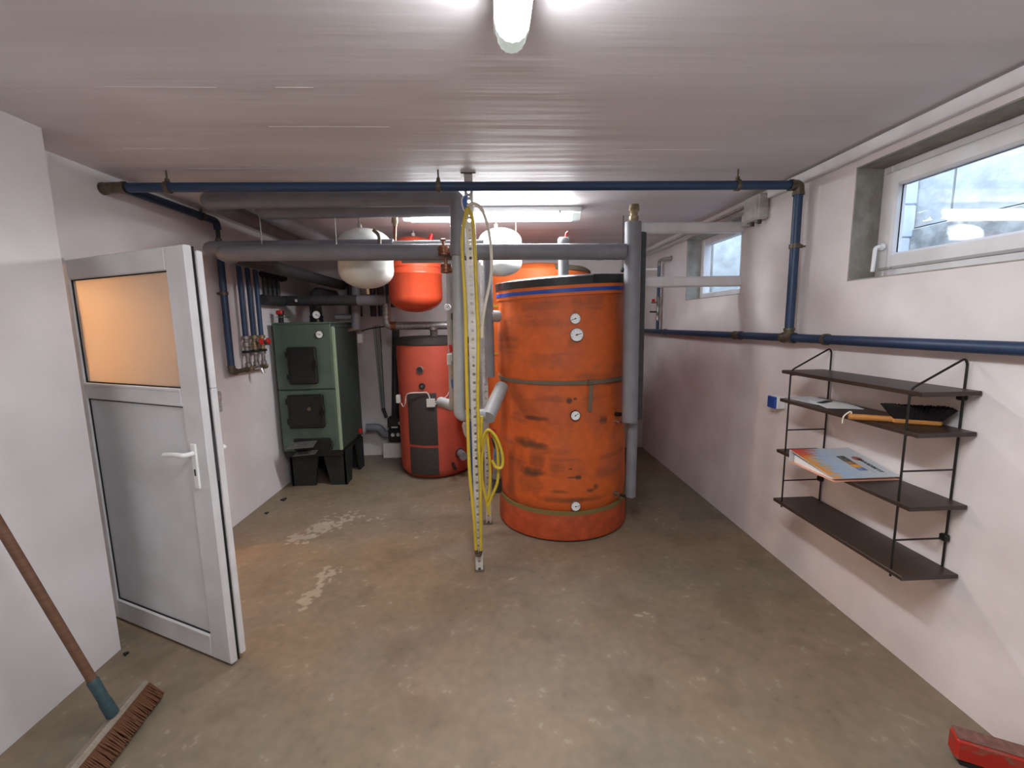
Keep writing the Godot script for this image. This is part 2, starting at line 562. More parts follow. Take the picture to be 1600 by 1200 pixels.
# the printed cover of the ring binder
func binder_print() -> StandardMaterial3D:
	var w := 512
	var h := 384
	var im := Image.create(w, h, false, Image.FORMAT_RGB8)
	var f := noise(0.02, 4, 301)
	for y in h:
		for x in w:
			var u := float(x) / w        # from the spine outwards
			var v := float(y) / h
			var flame := 1.0 - v + 0.22 * f.get_noise_2d(x * 1.6, y * 0.6) + 0.1 * u - 0.35 * maxf(0.0, 0.35 - u)
			var sky := rgb(186, 194, 200).lerp(rgb(150, 178, 208), smoothstep(0.25, 0.9, v + 0.1 * f.get_noise_2d(x, y)))
			var c := sky
			if flame < 0.34:
				c = rgb(196, 66, 46).lerp(rgb(224, 146, 62), smoothstep(0.08, 0.4, u)).lerp(sky, smoothstep(0.04, 0.34, flame))
			im.set_pixel(x, y, c)
	var tiles := [rgb(52, 56, 66), rgb(70, 66, 50), rgb(150, 98, 54), rgb(222, 150, 36), rgb(72, 112, 176)]
	for k in tiles.size():
		im.fill_rect(Rect2i(150 + 52 * k, 118, 50, 52), tiles[k])
		im.fill_rect(Rect2i(156 + 52 * k, 146, 36, 12), tiles[k].lightened(0.3))
	for y in range(-26, 27):          # a red round mark
		for x in range(-40, 41):
			if x * x / 1600.0 + y * y / 676.0 < 1.0:
				im.set_pixel(205 + x, 66 + y, rgb(150, 66, 56))
	im.fill_rect(Rect2i(196, 98, 250, 3), rgb(120, 122, 122))
	var m := mat(Color.WHITE, 0.35)
	m.albedo_texture = ImageTexture.create_from_image(im)
	return m

# ---------------------------------------------------------------- the place
func _ready() -> void:
	set_camera_and_light()
	make_materials()
	room_shell()
	outside_and_hall()
	windows()
	door()
	lamp(V(0.07, H, -0.67), Vector3.FORWARD, 1.28, "ceiling_lamp", "bare white fluorescent strip lamp on the ceiling nearest the camera")
	lamp(V(0.02, H, -3.25), Vector3.RIGHT, 1.27, "ceiling_lamp", "white fluorescent strip lamp above the tanks, behind the steel post")
	blue_pipes()
	big_tank()
	far_tank()
	slim_tank()
	boiler()
	vessels()
	grey_pipes()
	back_left_fittings()
	posts_and_hoses()
	wall_shelf()
	small_wall_things()
	floor_things()

func set_camera_and_light() -> void:
	var cam := Camera3D.new()
	cam.name = "camera"
	cam.transform = Transform3D(Basis(V(0.99883, -0.01694, 0.04532), V(0.02297, 0.99043, -0.13609), V(-0.04258, 0.13697, 0.98966)), V(0, 1.5, 0))
	cam.fov = 82.27
	cam.near = 0.02
	add_child(cam)
	cam.current = true
	var sky_mat := ProceduralSkyMaterial.new()
	sky_mat.sky_top_color = Color(0.74, 0.83, 0.95)
	sky_mat.sky_horizon_color = Color(0.80, 0.87, 0.96)
	sky_mat.ground_bottom_color = Color(0.3, 0.3, 0.29)
	sky_mat.ground_horizon_color = Color(0.6, 0.63, 0.66)
	sky_mat.sky_energy_multiplier = 2.2
	var sky := Sky.new()
	sky.sky_material = sky_mat
	var env := Environment.new()
	env.background_mode = Environment.BG_SKY
	env.sky = sky
	env.tonemap_mode = Environment.TONE_MAPPER_LINEAR
	env.tonemap_exposure = 2.0
	env.sdfgi_enabled = true
	env.ssao_enabled = true
	env.ssil_enabled = true
	var we := WorldEnvironment.new()
	we.name = "environment"
	we.environment = env
	add_child(we)

func structure(mb: MB, called: String, m: Material, label: String, category: String) -> MeshInstance3D:
	return solid(mb, called, m, Vector3.ZERO, label, category, "", "structure")

# the right wall with its two window openings
const W1 := [-2.155, -1.255]
const W2 := [-4.005, -3.105]
const WY := [1.677, 2.212]
const XO := 2.01       # outer face of the right wall

func room_shell() -> void:
	var m := MB.new()
	# the floor top carries the picture of the stains, so it has its own coordinates
	var fy := -0.12
	var c := [V(-2.05, 0, -5.1), V(1.8, 0, -5.1), V(1.8, 0, 1.3), V(-2.05, 0, 1.3)]
	m.quad(c[0], c[1], c[2], c[3], Vector3.UP, [Vector2(0, 0), Vector2(1, 0), Vector2(1, 1), Vector2(0, 1)])
	m.quad(c[0] + V(0, fy, 0), c[1] + V(0, fy, 0), c[2] + V(0, fy, 0), c[3] + V(0, fy, 0), Vector3.DOWN)
	for i in 4:
		var a: Vector3 = c[i]
		var b: Vector3 = c[(i + 1) % 4]
		m.quad(a, b, b + V(0, fy, 0), a + V(0, fy, 0), (a + b) * 0.5 - V(-0.1, 0, -1.9))
	structure(m, "floor", M.floor, "worn brown-grey concrete cellar floor with stains and white splashes", "floor")
	var top := structure(bx(V(-2.25, H, -5.3), V(XO, H + 0.2, 1.5)), "ceiling", M.ceiling, "off-white painted concrete ceiling with board marks running across", "ceiling")
	for e in [[-1.311, -0.915, -1.66], [-1.64, -1.26, -2.187], [-1.535, -1.0, -2.445], [-0.89, -0.4, -1.96], [-0.718, -0.59, -1.657], [0.6, 1.1, -2.2]]:
		part(bx(V(e[0], H - 0.0014, e[2] - 0.0015), V(e[1], H + 0.001, e[2] + 0.0015)), "board_seam", M.ceiling, top)
	structure(bx(V(-2.25, -0.12, -5.3), V(XO, H, ZB)), "wall_back", M.wall, "white plastered back wall behind the tanks", "wall")
	structure(bx(V(-2.25, -0.12, 1.25), V(XO, H, 1.5)), "wall_front", M.wall_smooth, "white wall behind the camera", "wall")
	m = MB.new()
	m.span(V(XL - 0.2, -0.12, -5.3), V(XL, H, DZ[0]))
	m.span(V(XL - 0.2, DH, DZ[0]), V(XL, H, DZ[1]))
	m.span(V(XL - 0.2, -0.12, DZ[1]), V(XL, H, ZN))
	structure(m, "wall_left", M.wall_smooth, "white left wall with the doorway, behind the open door", "wall")
	structure(bx(V(XN - 0.4, -0.12, ZN), V(XN, H, 1.5)), "wall_left_near", M.wall_smooth, "smooth white wall at the left edge, its corner hiding the door hinges", "wall")
	m = MB.new()
	m.span(V(XR, -0.12, -5.3), V(XO, WY[0], 1.5))
	m.span(V(XR, WY[1], -5.3), V(XO, H, 1.5))
	m.span(V(XR, WY[0], -5.3), V(XO, WY[1], W2[0]))
	m.span(V(XR, WY[0], W2[1]), V(XO, WY[1], W1[0]))
	m.span(V(XR, WY[0], W1[1]), V(XO, WY[1], 1.5))
	var wall := structure(m, "wall_right", M.wall, "rough white plastered right wall with two small cellar windows", "wall")
	for w in [W1, W2]:
		var t := 0.006
		m = MB.new()
		m.span(V(XR + 0.002, WY[0], w[0]), V(XO, WY[1], w[0] + t))
		m.span(V(XR + 0.002, WY[0], w[1] - t), V(XO, WY[1], w[1]))
		m.span(V(XR + 0.002, WY[1] - t, w[0]), V(XO, WY[1], w[1]))
		m.span(V(XR + 0.002, WY[0], w[0]), V(XO, WY[0] + t, w[1]))
		part(m, "window_reveal", M.concrete, wall, "bare grey concrete reveal")

const DZ := [-2.95, -2.15]     # doorway in the left wall
const DH := 1.838

func outside_and_hall() -> void:
	# the light shaft outside the windows
	var m := MB.new()
	m.span(V(2.7, 2.06, -4.6), V(2.85, 2.75, -2.575))
	m.span(V(2.7, 2.06, -2.56), V(2.85, 2.75, -0.7))
	var well := structure(m, "wall_light_shaft", M.well, "weathered grey concrete shaft wall seen through the windows", "wall")
	var low := MB.new()
	low.span(V(2.68, 1.2, -4.6), V(2.85, 2.05, -0.7), 0.006)
	part(low, "lower_course", M.well_low, well)
	for e in [-0.7, -4.6]:
		part(bx(V(XO, 1.2, e), V(2.85, 2.75, e + (0.15 if e > -1.0 else -0.15))), "end_wall", M.well, well)
	part(bx(V(XO, 1.1, -4.75), V(2.85, 1.2, -0.55)), "shaft_floor", M.well_floor, well)
	part(bx(V(1.85, H + 0.2, -4.75), V(XO, 2.75, -0.55)), "upstand", M.well, well)
	var b := thing("shaft_partition", V(2.3, 1.2, -2.8), "pale bluish boards closing the shaft beside the near window", "partition", "", "structure")
	for k in 7:
		part(bx(V(XO + 0.01, 1.2 + 0.2 * k, -2.81), V(2.675 if k < 4 else 2.695, 1.394 + 0.2 * k, -2.78), 0.006), "board", M.well_board, b)
	# the small lit hall behind the doorway
	var hx := -3.35
	m = MB.new()
	m.span(V(hx - 0.1, 0, -3.6), V(hx, H, -1.7))
	m.span(V(hx, 0, -3.7), V(XL - 0.2, H, -3.6))
	m.span(V(hx, 0, -1.8), V(XL - 0.2, H, -1.7))
	structure(m, "wall_hall", M.hall, "cream hall walls beyond the doorway", "wall")
	structure(bx(V(hx - 0.1, -0.12, -3.7), V(XL - 0.05, 0, -1.7)), "floor_hall", M.hall_floor, "hall floor beyond the doorway", "floor")
	structure(bx(V(hx - 0.1, H, -3.7), V(-2.25, H + 0.2, -1.7)), "ceiling_hall", M.hall, "hall ceiling beyond the doorway", "ceiling")
	var at := V(-3.05, 2.0, -2.75)
	var l := thing("hall_lamp", at, "warm round lamp hanging in the hall beyond the doorway", "lamp")
	m = MB.new()
	m.lathe([[0.0, -0.09], [0.06, -0.07], [0.09, 0.0], [0.06, 0.07], [0.02, 0.09]], Transform3D(Basis.IDENTITY, at), 20, 60)
	part(m, "bulb", M.bulb, l)
	part(tube([at + V(0, 0.08, 0), V(at.x, H, at.z)], 0.008, 8), "cord", M.white, l)
	var o := OmniLight3D.new()
	o.name = "hall_light"
	o.light_color = Color(1.0, 0.85, 0.70)
	o.light_energy = 0.62
	o.light_size = 0.08
	o.omni_range = 12.0
	o.omni_attenuation = 2.0
	o.shadow_enabled = true
	l.add_child(o)

func frame_members(parent: Node, a: Vector3, b: Vector3, width: float, flat_axis: int, m: Material, called: String, bevel := 0.006) -> void:
	# four bars round a rectangle that is thin along flat_axis (0: x, 2: z)
	var s := 2 if flat_axis == 0 else 0
	for e in 2:
		var p := a
		var q := b
		if e == 0: q[s] = a[s] + width
		else: p[s] = b[s] - width
		part(bx(p, q, bevel), called + "_stile", m, parent)
	for e in 2:
		var p := a
		var q := b
		p[s] += width; q[s] -= width
		if e == 0: q.y = a.y + width
		else: p.y = b.y - width
		part(bx(p, q, bevel), called + "_rail", m, parent)

func windows() -> void:
	# near window, shut
	var w := thing("window_1", V(1.9, WY[0], -1.7), "shut white plastic cellar window in the right wall, nearest the camera", "window", "", "structure")
	var x0 := 1.876
	frame_members(w, V(x0 + 0.02, WY[0] + 0.006, W1[0] + 0.006), V(x0 + 0.085, WY[1] - 0.006, W1[1] - 0.006), 0.05, 0, M.plastic, "frame")
	frame_members(w, V(x0, WY[0] + 0.047, W1[0] + 0.035), V(x0 + 0.06, WY[1] - 0.04, W1[1] - 0.035), 0.072, 0, M.plastic, "sash", 0.01)
	part(bx(V(x0 + 0.035, WY[0] + 0.11, W1[0] + 0.1), V(x0 + 0.039, WY[1] - 0.1, W1[1] - 0.1)), "pane", M.glass, w)
	var g := MB.new()
	var ga := V(x0 + 0.03, WY[0] + 0.117, W1[0] + 0.104)
	var gb := V(x0 + 0.036, WY[1] - 0.109, W1[1] - 0.104)
	g.span(ga, V(gb.x, ga.y + 0.004, gb.z)); g.span(V(ga.x, gb.y - 0.004, ga.z), gb)
	g.span(ga, V(gb.x, gb.y, ga.z + 0.004)); g.span(V(ga.x, ga.y, gb.z - 0.004), gb)
	part(g, "gasket", M.rubber, w)
	window_handle(w, V(x0 - 0.003, 1.83, W1[0] + 0.07), V(-1, 0, 0), V(0, -1, 0))
	# far window, its sash swung into the room at a right angle
	w = thing("window_2", V(1.9, WY[0], -3.55), "far white cellar window with its sash swung open into the room", "window", "", "structure")
	frame_members(w, V(x0 + 0.02, WY[0] + 0.006, W2[0] + 0.006), V(x0 + 0.085, WY[1] - 0.006, W2[1] - 0.006), 0.055, 0, M.plastic, "frame")
	var zs := -3.15
	frame_members(w, V(0.985, 1.733, zs), V(1.845, 2.172, zs + 0.055), 0.072, 2, M.plastic, "sash", 0.01)
	part(bx(V(1.05, 1.8, zs + 0.026), V(1.78, 2.105, zs + 0.030)), "pane", M.glass, w)
	window_handle(w, V(1.025, 1.848, zs + 0.058), V(0, 0, 1), V(1, 0, 0))
	part(bx(V(1.84, 1.76, zs + 0.01), V(x0 + 0.02, 1.83, zs + 0.035), 0.004), "hinge", M.plastic_old, w)
	part(bx(V(1.84, 2.07, zs + 0.01), V(x0 + 0.02, 2.14, zs + 0.035), 0.004), "hinge", M.plastic_old, w)

func window_handle(parent: Node, at: Vector3, out: Vector3, d: Vector3) -> void:
	var m := MB.new()
	m.lathe([[0.0, 0.014], [0.012, 0.014], [0.016, 0.01], [0.016, 0.0]], along(at, out), 16)
	var plate := part(m, "handle_rose", M.white, parent)
	var l := MB.new()
	l.tube(fillet([at + out * 0.008, at + out * 0.038, at + out * 0.042 + d * 0.115], 0.014), 0.0085, 10)
	part(l, "lever", M.white, plate)

func door() -> void:
	# casing of the doorway
	var c := thing("trim_1", V(XL, 0, -2.55), "white plastic casing of the doorway in the left wall", "trim", "", "structure")
	part(bx(V(XL - 0.1, 0, DZ[0]), V(XL + 0.012, DH, DZ[0] + 0.05), 0.004), "jamb", M.plastic, c)
	part(bx(V(XL - 0.2, 0, DZ[1] - 0.058), V(XL - 0.02, DH, DZ[1]), 0.004), "jamb", M.plastic, c)  # unseen near jamb, deepened to stop hall light leaking past the hinge side
	part(bx(V(XL - 0.1, DH - 0.02, DZ[0] + 0.05), V(XL + 0.012, DH, DZ[1] - 0.058), 0.004), "head", M.plastic, c)
	# the leaf, hinged in the doorway behind the wall corner and swung wide open
	var ux := V(0.9042, 0, 0.4271)
	var hinge := V(-1.985, 0.012, -2.216) - ux * 0.1
	var d := thing("door_1", hinge, "open white plastic door with a frosted upper pane, left of the boiler", "door", "", "structure")
	var un := V(-ux.z, 0, ux.x)                 # towards the camera
	var W := 0.984
	var T := Basis(ux, Vector3.UP, un)
	var hh := 1.815
	var bar := func(x0: float, x1: float, y0: float, y1: float, z0: float, z1: float, bev: float) -> MB:
		var m := MB.new()
		m.box(hinge + T * V((x0 + x1) * 0.5, (y0 + y1) * 0.5, (z0 + z1) * 0.5), V(x1 - x0, y1 - y0, z1 - z0), bev, T)
		return m
	var f := 0.128
	part(bar.call(0.0, f, 0.0, hh, -0.016, 0.016, 0.005), "stile", M.plastic, d)
	part(bar.call(W - f, W, 0.0, hh, -0.016, 0.016, 0.005), "stile", M.plastic, d)
	part(bar.call(f, W - f, 0.0, 0.11, -0.016, 0.016, 0.005), "bottom_rail", M.plastic, d)
	part(bar.call(f, W - f, 1.162, 1.24, -0.016, 0.016, 0.005), "middle_rail", M.plastic, d)
	part(bar.call(f, W - f, hh - 0.092, hh, -0.016, 0.016, 0.005), "top_rail", M.plastic, d)
	part(bar.call(f - 0.01, W - f + 0.01, 0.1, 1.172, -0.010, 0.004, 0.0), "lower_panel", M.plastic_panel, d)
	part(bar.call(f - 0.01, W - f + 0.01, 1.23, hh - 0.082, -0.005, 0.0, 0.0), "pane", M.frost, d, "frosted glass pane")
	for e in [[0.11, 1.162], [1.24, hh - 0.092]]:
		var g := MB.new()
		for s in [[f, W - f, e[0], e[0] + 0.005], [f, W - f, e[1] - 0.005, e[1]], [f, f + 0.005, e[0], e[1]], [W - f - 0.004, W - f, e[0], e[1]]]:
			g.box(hinge + T * V((s[0] + s[1]) * 0.5, (s[2] + s[3]) * 0.5, 0.006), V(s[1] - s[0], s[3] - s[2], 0.006), 0.0, T)
		part(g, "gasket", M.rubber, d)
		part(bar.call(f, W - f, e[0] - 0.014, e[0] - 0.001, 0.014, 0.019, 0.002), "glazing_bead", M.plastic, d)
	part(bar.call(W - 0.06, W + 0.003, 0.006, hh - 0.004, -0.021, -0.016, 0.0), "edge_gasket", M.rubber, d)
	part(bar.call(0.02, W + 0.016, 0.03, 1.24, -0.046, -0.021, 0.004), "rear_frame", M.plastic, d)
	part(bar.call(W - f, W + 0.016, 1.24, hh - 0.02, -0.046, -0.021, 0.004), "rear_frame", M.plastic, d)
	part(bar.call(0.02, W - f, hh - 0.092, hh - 0.02, -0.046, -0.021, 0.004), "rear_frame", M.plastic, d)
	part(bar.call(W, W + 0.005, 0.847, 1.065, -0.022, -0.012, 0.0), "lock_strip", M.lag_dark, d)
	for side in [1.0, -1.0]:
		var hx := W - 0.078 if side > 0.0 else W - 0.045
		var z := 0.016 if side > 0.0 else -0.046
		var plate: MeshInstance3D = part(bar.call(hx - 0.016, hx + 0.016, 0.812, 1.009, minf(z, z + 0.009 * side), maxf(z, z + 0.009 * side), 0.003), "handle_plate", M.white, d)
		var l := MB.new()
		var p := func(x: float, y: float, k: float) -> Vector3:
			return hinge + T * V(x, y, z + k * side)
		l.tube(fillet([p.call(hx, 0.968, 0.004), p.call(hx, 0.968, 0.045), p.call(hx - 0.06, 0.968, 0.048), p.call(hx - 0.135, 0.958, 0.044)], 0.016), 0.0105, 12)
		part(l, "lever", M.white, plate)
		var k := MB.new()
		k.box(hinge + T * V(hx, 0.885, z + 0.0095 * side), V(0.009, 0.028, 0.002), 0.0, T)
		part(k, "keyhole", M.lag_dark, plate)
	for y in [0.25, 1.55]:
		part(tube([hinge + V(-0.006, y, 0.0), hinge + V(-0.006, y + 0.09, 0.0)], 0.011, 12), "hinge", M.white, d)

func lamp(at: Vector3, dir: Vector3, length: float, called: String, label: String) -> void:
	var l := thing(called, at + V(0, -0.1, 0), label, "lamp", "fluorescent strip lamps")
	var side := dir.cross(Vector3.UP).normalized()
	var T := Basis(side, Vector3.UP, -dir)
	var half := length * 0.5
	var m := MB.new()
	m.box(at + V(0, -0.022, 0), V(0.096, 0.044, length), 0.008, T)
	part(m, "housing", M.lamp_body, l)
	# the ribbed cover: a rounded trough, glowing in the middle, dim at both ends
	var sect := []
	for k in 17:
		var a := PI * k / 16.0
		var rib := 0.0012 * (1.0 if k % 2 == 0 else -1.0)
		sect.append(V(-cos(a) * (0.044 + rib), -0.046 - sin(a) * (0.048 + rib), 0))
	var trough := func(z0: float, z1: float, s0: float, s1: float) -> MB:
		var q := MB.new()
		for k in 16:
			var c := V(0, -0.05, 0)
			var p0: Vector3 = sect[k]
			var p1: Vector3 = sect[k + 1]
			var e := func(p: Vector3, s: float, z: float) -> Vector3:
				return at + T * V(p.x * s, -0.046 + (p.y + 0.046) * s, z)
			var n0 := T * (p0 - c).normalized()
			var n1 := T * (p1 - c).normalized()
			q.tri(e.call(p0, s0, z0), e.call(p1, s0, z0), e.call(p1, s1, z1), n0, n1, n1)
			q.tri(e.call(p0, s0, z0), e.call(p1, s1, z1), e.call(p0, s1, z1), n0, n1, n0)
			if s1 < 0.99:
				var mid: Vector3 = at + T * V(0, -0.052, z1)
				var o := T * V(0, 0, signf(z1))
				q.tri(e.call(p0, s1, z1), e.call(p1, s1, z1), mid, o, o, o)
		return q
	part(trough.call(-half + 0.07, half - 0.07, 1.0, 1.0), "lit_cover", M.lamp_glow, l)
	for s in [-1.0, 1.0]:
		part(trough.call(s * (half - 0.07), s * (half - 0.012), 1.0, 0.88), "cover_end", M.lamp_clear, l)
		for w in [-1.0, 1.0]:
			var k := MB.new()
			k.box(at + T * V(w * 0.049, -0.042, s * (half - 0.16)), V(0.007, 0.02, 0.014), 0.002, T)
			part(k, "clip", M.zinc, l)
	# the light leaves the cover downwards and through both long sides
	for k in 3:
		var a := AreaLight3D.new()
		a.name = ["tube_light", "side_light", "side_light_001"][k]
		a.light_color = Color(0.97, 0.985, 1.0)
		a.light_energy = [1.4, 0.42, 0.42][k]
		a.area_size = [Vector2(0.085, length - 0.16), Vector2(0.045, length - 0.16), Vector2(0.045, length - 0.16)][k]
		a.area_range = 12.0
		a.area_attenuation = 2.0
		a.shadow_enabled = true
		a.basis = T * [Basis(V(1, 0, 0), -PI / 2), Basis(V(0, 0, 1), 0.4) * Basis(V(0, 1, 0), V(0, 0, 1), V(1, 0, 0)), Basis(V(0, 0, 1), -0.4) * Basis(V(0, -1, 0), V(0, 0, 1), V(-1, 0, 0))][k]
		a.position = [V(0, -0.001, 0), T * V(-0.054, 0.033, 0), T * V(0.054, 0.033, 0)][k]
		l.add_child(a)

# a pipe clamp with its hanger
func clamp_ring(parent: Node, at: Vector3, axis: Vector3, r: float, to: Vector3) -> void:
	var m := MB.new()
	m.lathe([[r + 0.001, -0.011], [r + 0.006, -0.011], [r + 0.006, 0.011], [r + 0.001, 0.011]], along(at, axis), 20)
	var d := (to - at).normalized()
	m.box(at + d * (r + 0.012), V(0.018, 0.018, 0.018), 0.003)
	var c := part(m, "clamp", M.brass_dull, parent)
	part(tube([at + d * r, to], 0.0045, 8), "hanger", M.brass_dull, c)

func collar(at: Vector3, axis: Vector3, r: float, length: float) -> MB:
	var m := MB.new()
	m.lathe([[r - 0.004, -length * 0.5], [r, -length * 0.5], [r, -length * 0.25], [r - 0.003, -length * 0.2], [r - 0.003, length * 0.2], [r, length * 0.25], [r, length * 0.5], [r - 0.004, length * 0.5]], along(at, axis), 18)
	return m

func elbow(p: Vector3, a: Vector3, b: Vector3, r: float, reach: float) -> MB:
	var m := MB.new()
	m.tube(fillet([p + a * reach, p, p + b * reach], reach * 0.8, 8), r, 16)
	m.lathe([[r, -0.008], [r + 0.003, -0.008], [r + 0.003, 0.008], [r, 0.008]], along(p + a * reach, a), 16)
	m.lathe([[r, -0.008], [r + 0.003, -0.008], [r + 0.003, 0.008], [r, 0.008]], along(p + b * reach, b), 16)
	return m

func blue_pipes() -> void:
	var r := 0.0235
	var y := 2.226
	var z := -2.472
	var x1 := 1.706
	# across the ceiling and down the right wall
	var p := thing("water_pipe", V(x1, 1.4, z), "blue water pipe across the ceiling and down the right wall", "pipe")
	part(tube([V(-1.86, y, z), V(x1 - 0.045, y, z)], r, 18), "ceiling_run", M.blue, p)
	part(elbow(V(x1, y, z), V(-1, 0, 0), V(0, -1, 0), r + 0.004, 0.045), "elbow", M.brass_dull, p)
	part(tube([V(x1, y - 0.045, z), V(x1, 1.42, z)], r, 18), "drop", M.blue, p)
	part(elbow(V(-1.935, y, z), V(1, 0, 0), V(-1, 0.0, -0.25).normalized(), r + 0.004, 0.06), "elbow", M.brass_dull, p)
	for x in [-1.659, -0.266, 1.359]:
		clamp_ring(p, V(x, y, z), Vector3.RIGHT, r, V(x, H, z))
	clamp_ring(p, V(x1, 1.9, z), Vector3.UP, r, V(XR, 1.9, z))
	# along the right wall at chest height, with a branch at the back
	p = thing("water_pipe", V(x1, 1.39, -2.5), "dark blue water pipe running level along the right wall above the shelf", "pipe")
	part(tube([V(x1, 1.39, -5.02), V(x1, 1.39, 1.2)], r, 18), "wall_run", M.blue_dull, p)
	part(collar(V(x1, 1.39, z), Vector3.FORWARD, r + 0.007, 0.1), "tee", M.brass_dull, p)
	part(collar(V(x1, 1.42, z), Vector3.UP, r + 0.006, 0.05), "tee_neck", M.brass_dull, p)
	part(collar(V(x1, 1.39, -3.0), Vector3.FORWARD, r + 0.006, 0.08), "coupling", M.brass_dull, p)
	for zc in [-2.184, -4.3, -0.9]:
		clamp_ring(p, V(x1, 1.39, zc), Vector3.FORWARD, r, V(XR, 1.39, zc))
	var zb := -4.5
	p = thing("water_branch", V(x1, 1.41, zb), "short blue riser with two taps beyond the far window", "pipe")
	part(tube([V(x1, 1.41, zb), V(x1, 1.5, zb)], 0.016, 14), "pipe", M.blue, p)
	part(tube([V(x1, 1.74, zb), V(x1, 2.06, zb)], 0.016, 14), "pipe", M.blue, p)
	part(tube(fillet([V(x1, 2.05, zb), V(x1, 2.1, zb), V(x1, 2.1, zb + 0.14), V(XR - 0.004, 2.1, zb + 0.16)], 0.03), 0.017, 14), "bend", M.zinc, p)
	var m := MB.new()
	m.lathe([[0.0, -0.005], [0.026, -0.005], [0.026, 0.006], [0.0, 0.006]], along(V(XR - 0.008, 2.1, zb + 0.16), Vector3.RIGHT), 16)
	part(m, "wall_rose", M.zinc, p)
	m = MB.new()
	m.lathe([[0.01, 1.5], [0.019, 1.5], [0.019, 1.53], [0.014, 1.54], [0.014, 1.56], [0.02, 1.57], [0.02, 1.61], [0.014, 1.62], [0.014, 1.66], [0.018, 1.67], [0.018, 1.7], [0.022, 1.71], [0.022, 1.74], [0.01, 1.74]], Transform3D(Basis.IDENTITY, V(x1, 0, zb)), 14)
	part(m, "valve_body", M.zinc, p)
	part(tube([V(x1, 1.59, zb), V(x1 - 0.05, 1.59, zb), V(x1 - 0.085, 1.592, zb)], 0.008, 8), "lever", M.black, p)
	var tap := part(tube([V(x1, 1.685, zb), V(x1 - 0.07, 1.685, zb)], 0.009, 10), "drain_cock", M.brass, p)
	part(bx(V(x1 - 0.065, 1.69, zb - 0.008), V(x1 - 0.035, 1.72, zb + 0.008), 0.004), "tap_handle", M.red_plastic, tap)
	# back along the left wall, then down
	var xl := -1.95
	p = thing("water_pipe", V(xl, 1.18, -3.36), "dark blue pipe along the left wall under the ceiling and down to the valves", "pipe")
	part(tube(fillet([V(xl - 0.02, 2.24, -2.52), V(xl, 2.25, -2.6), V(xl, 2.258, -3.36), V(xl, 2.2, -3.37)], 0.03), r, 16), "wall_run", M.blue_dull, p)
	part(tube([V(xl, 2.24, -3.368), V(xl, 2.12, -3.368)], 0.014, 12), "neck", M.lag_dark, p)
	part(collar(V(xl, 2.1, -3.366), Vector3.UP, 0.022, 0.07), "union", M.brass_dull, p)
	part(tube([V(xl, 2.07, -3.365), V(xl, 1.2, -3.36)], r, 16), "drop", M.blue, p)
	clamp_ring(p, V(xl, 2.256, -3.2), Vector3.FORWARD, r, V(xl, H, -3.2))
	clamp_ring(p, V(xl, 1.75, -3.362), Vector3.UP, r, V(XL, 1.75, -3.362))
	# header under the valves
	p = thing("valve_header", V(xl, 1.17, -3.6), "corroded brass header joining the blue pipes below the red taps", "pipe")
	part(elbow(V(xl, 1.172, -3.36), V(0, 1, 0), V(0, 0, -1), 0.024, 0.04), "elbow", M.brass_dull, p)
	part(tube([V(xl, 1.172, -3.4), V(xl, 1.172, -3.86)], 0.017, 14), "pipe", M.brass_dull, p)
	for zz in [-3.59, -3.71, -3.83]:
		part(collar(V(xl, 1.172, zz), Vector3.FORWARD, 0.023, 0.06), "tee", M.brass, p)
	part(tube(fillet([V(xl, 1.172, -3.66), V(xl + 0.06, 1.18, -3.66), V(xl + 0.075, 1.13, -3.66)], 0.02), 0.014, 10), "outlet", M.chrome, p)
	# three risers
	var where := ["blue riser without a red tap, nearest of three on the left wall", "blue riser with a red tap, middle of the three on the left wall", "blue riser with red tap and side cock, farthest of the three on the left wall"]
	for k in 3:
		var zz: float = [-3.59, -3.71, -3.83][k]
		var yt: float = [2.0, 2.02, 2.03][k]
		p = thing("water_riser", V(xl, 1.19, zz), where[k], "pipe", "blue risers on the left wall")
		part(tube([V(xl, 1.43, zz), V(xl, yt, zz)], 0.019, 14), "pipe", M.blue if k != 1 else M.blue_dull, p)
		m = MB.new()
		m.lathe([[0.01, 1.19], [0.022, 1.19], [0.022, 1.22], [0.015, 1.225], [0.015, 1.275], [0.024, 1.28], [0.024, 1.3], [0.01, 1.3]], Transform3D(Basis.IDENTITY, V(xl, 0, zz)), 14)
		part(m, "lower_union", M.zinc, p)
		m = MB.new()
		m.lathe([[0.01, 1.3], [0.034, 1.302], [0.034, 1.32], [0.01, 1.322]], Transform3D(Basis.IDENTITY, V(xl, 0, zz)), 18)
		part(m, "black_ring", M.rubber, p)
		m = MB.new()
		m.lathe([[0.01, 1.32], [0.02, 1.32], [0.02, 1.345], [0.026, 1.35], [0.026, 1.385], [0.018, 1.39], [0.018, 1.405], [0.028, 1.41], [0.028, 1.435], [0.012, 1.44]], Transform3D(Basis.IDENTITY, V(xl, 0, zz)), 14)
		var body := part(m, "valve_body", M.zinc if k == 0 else M.brass, p)
		if k > 0:
			m = MB.new()
			m.tube([V(xl, 1.37, zz), V(xl + 0.05, 1.385, zz)], 0.008, 8)
			part(m, "spindle", M.brass, body)
			m = MB.new()
			m.lathe([[0.0, 0.0], [0.026, 0.0], [0.028, 0.006], [0.022, 0.014], [0.0, 0.016]], along(V(xl + 0.05, 1.385, zz), V(1, 0.3, 0)), 10)
			part(m, "tap_handle", M.red_plastic, body)
		if k == 2:
			part(tube([V(xl, 1.36, zz), V(xl + 0.01, 1.36, zz - 0.1)], 0.012, 10), "side_cock", M.brass, body)
			m = MB.new()
			m.box(V(xl + 0.01, 1.39, zz - 0.075), V(0.05, 0.014, 0.014), 0.004)
			m.tube([V(xl + 0.01, 1.36, zz - 0.075), V(xl + 0.01, 1.39, zz - 0.075)], 0.006, 8)
			part(m, "tap_handle", M.red_plastic, body)

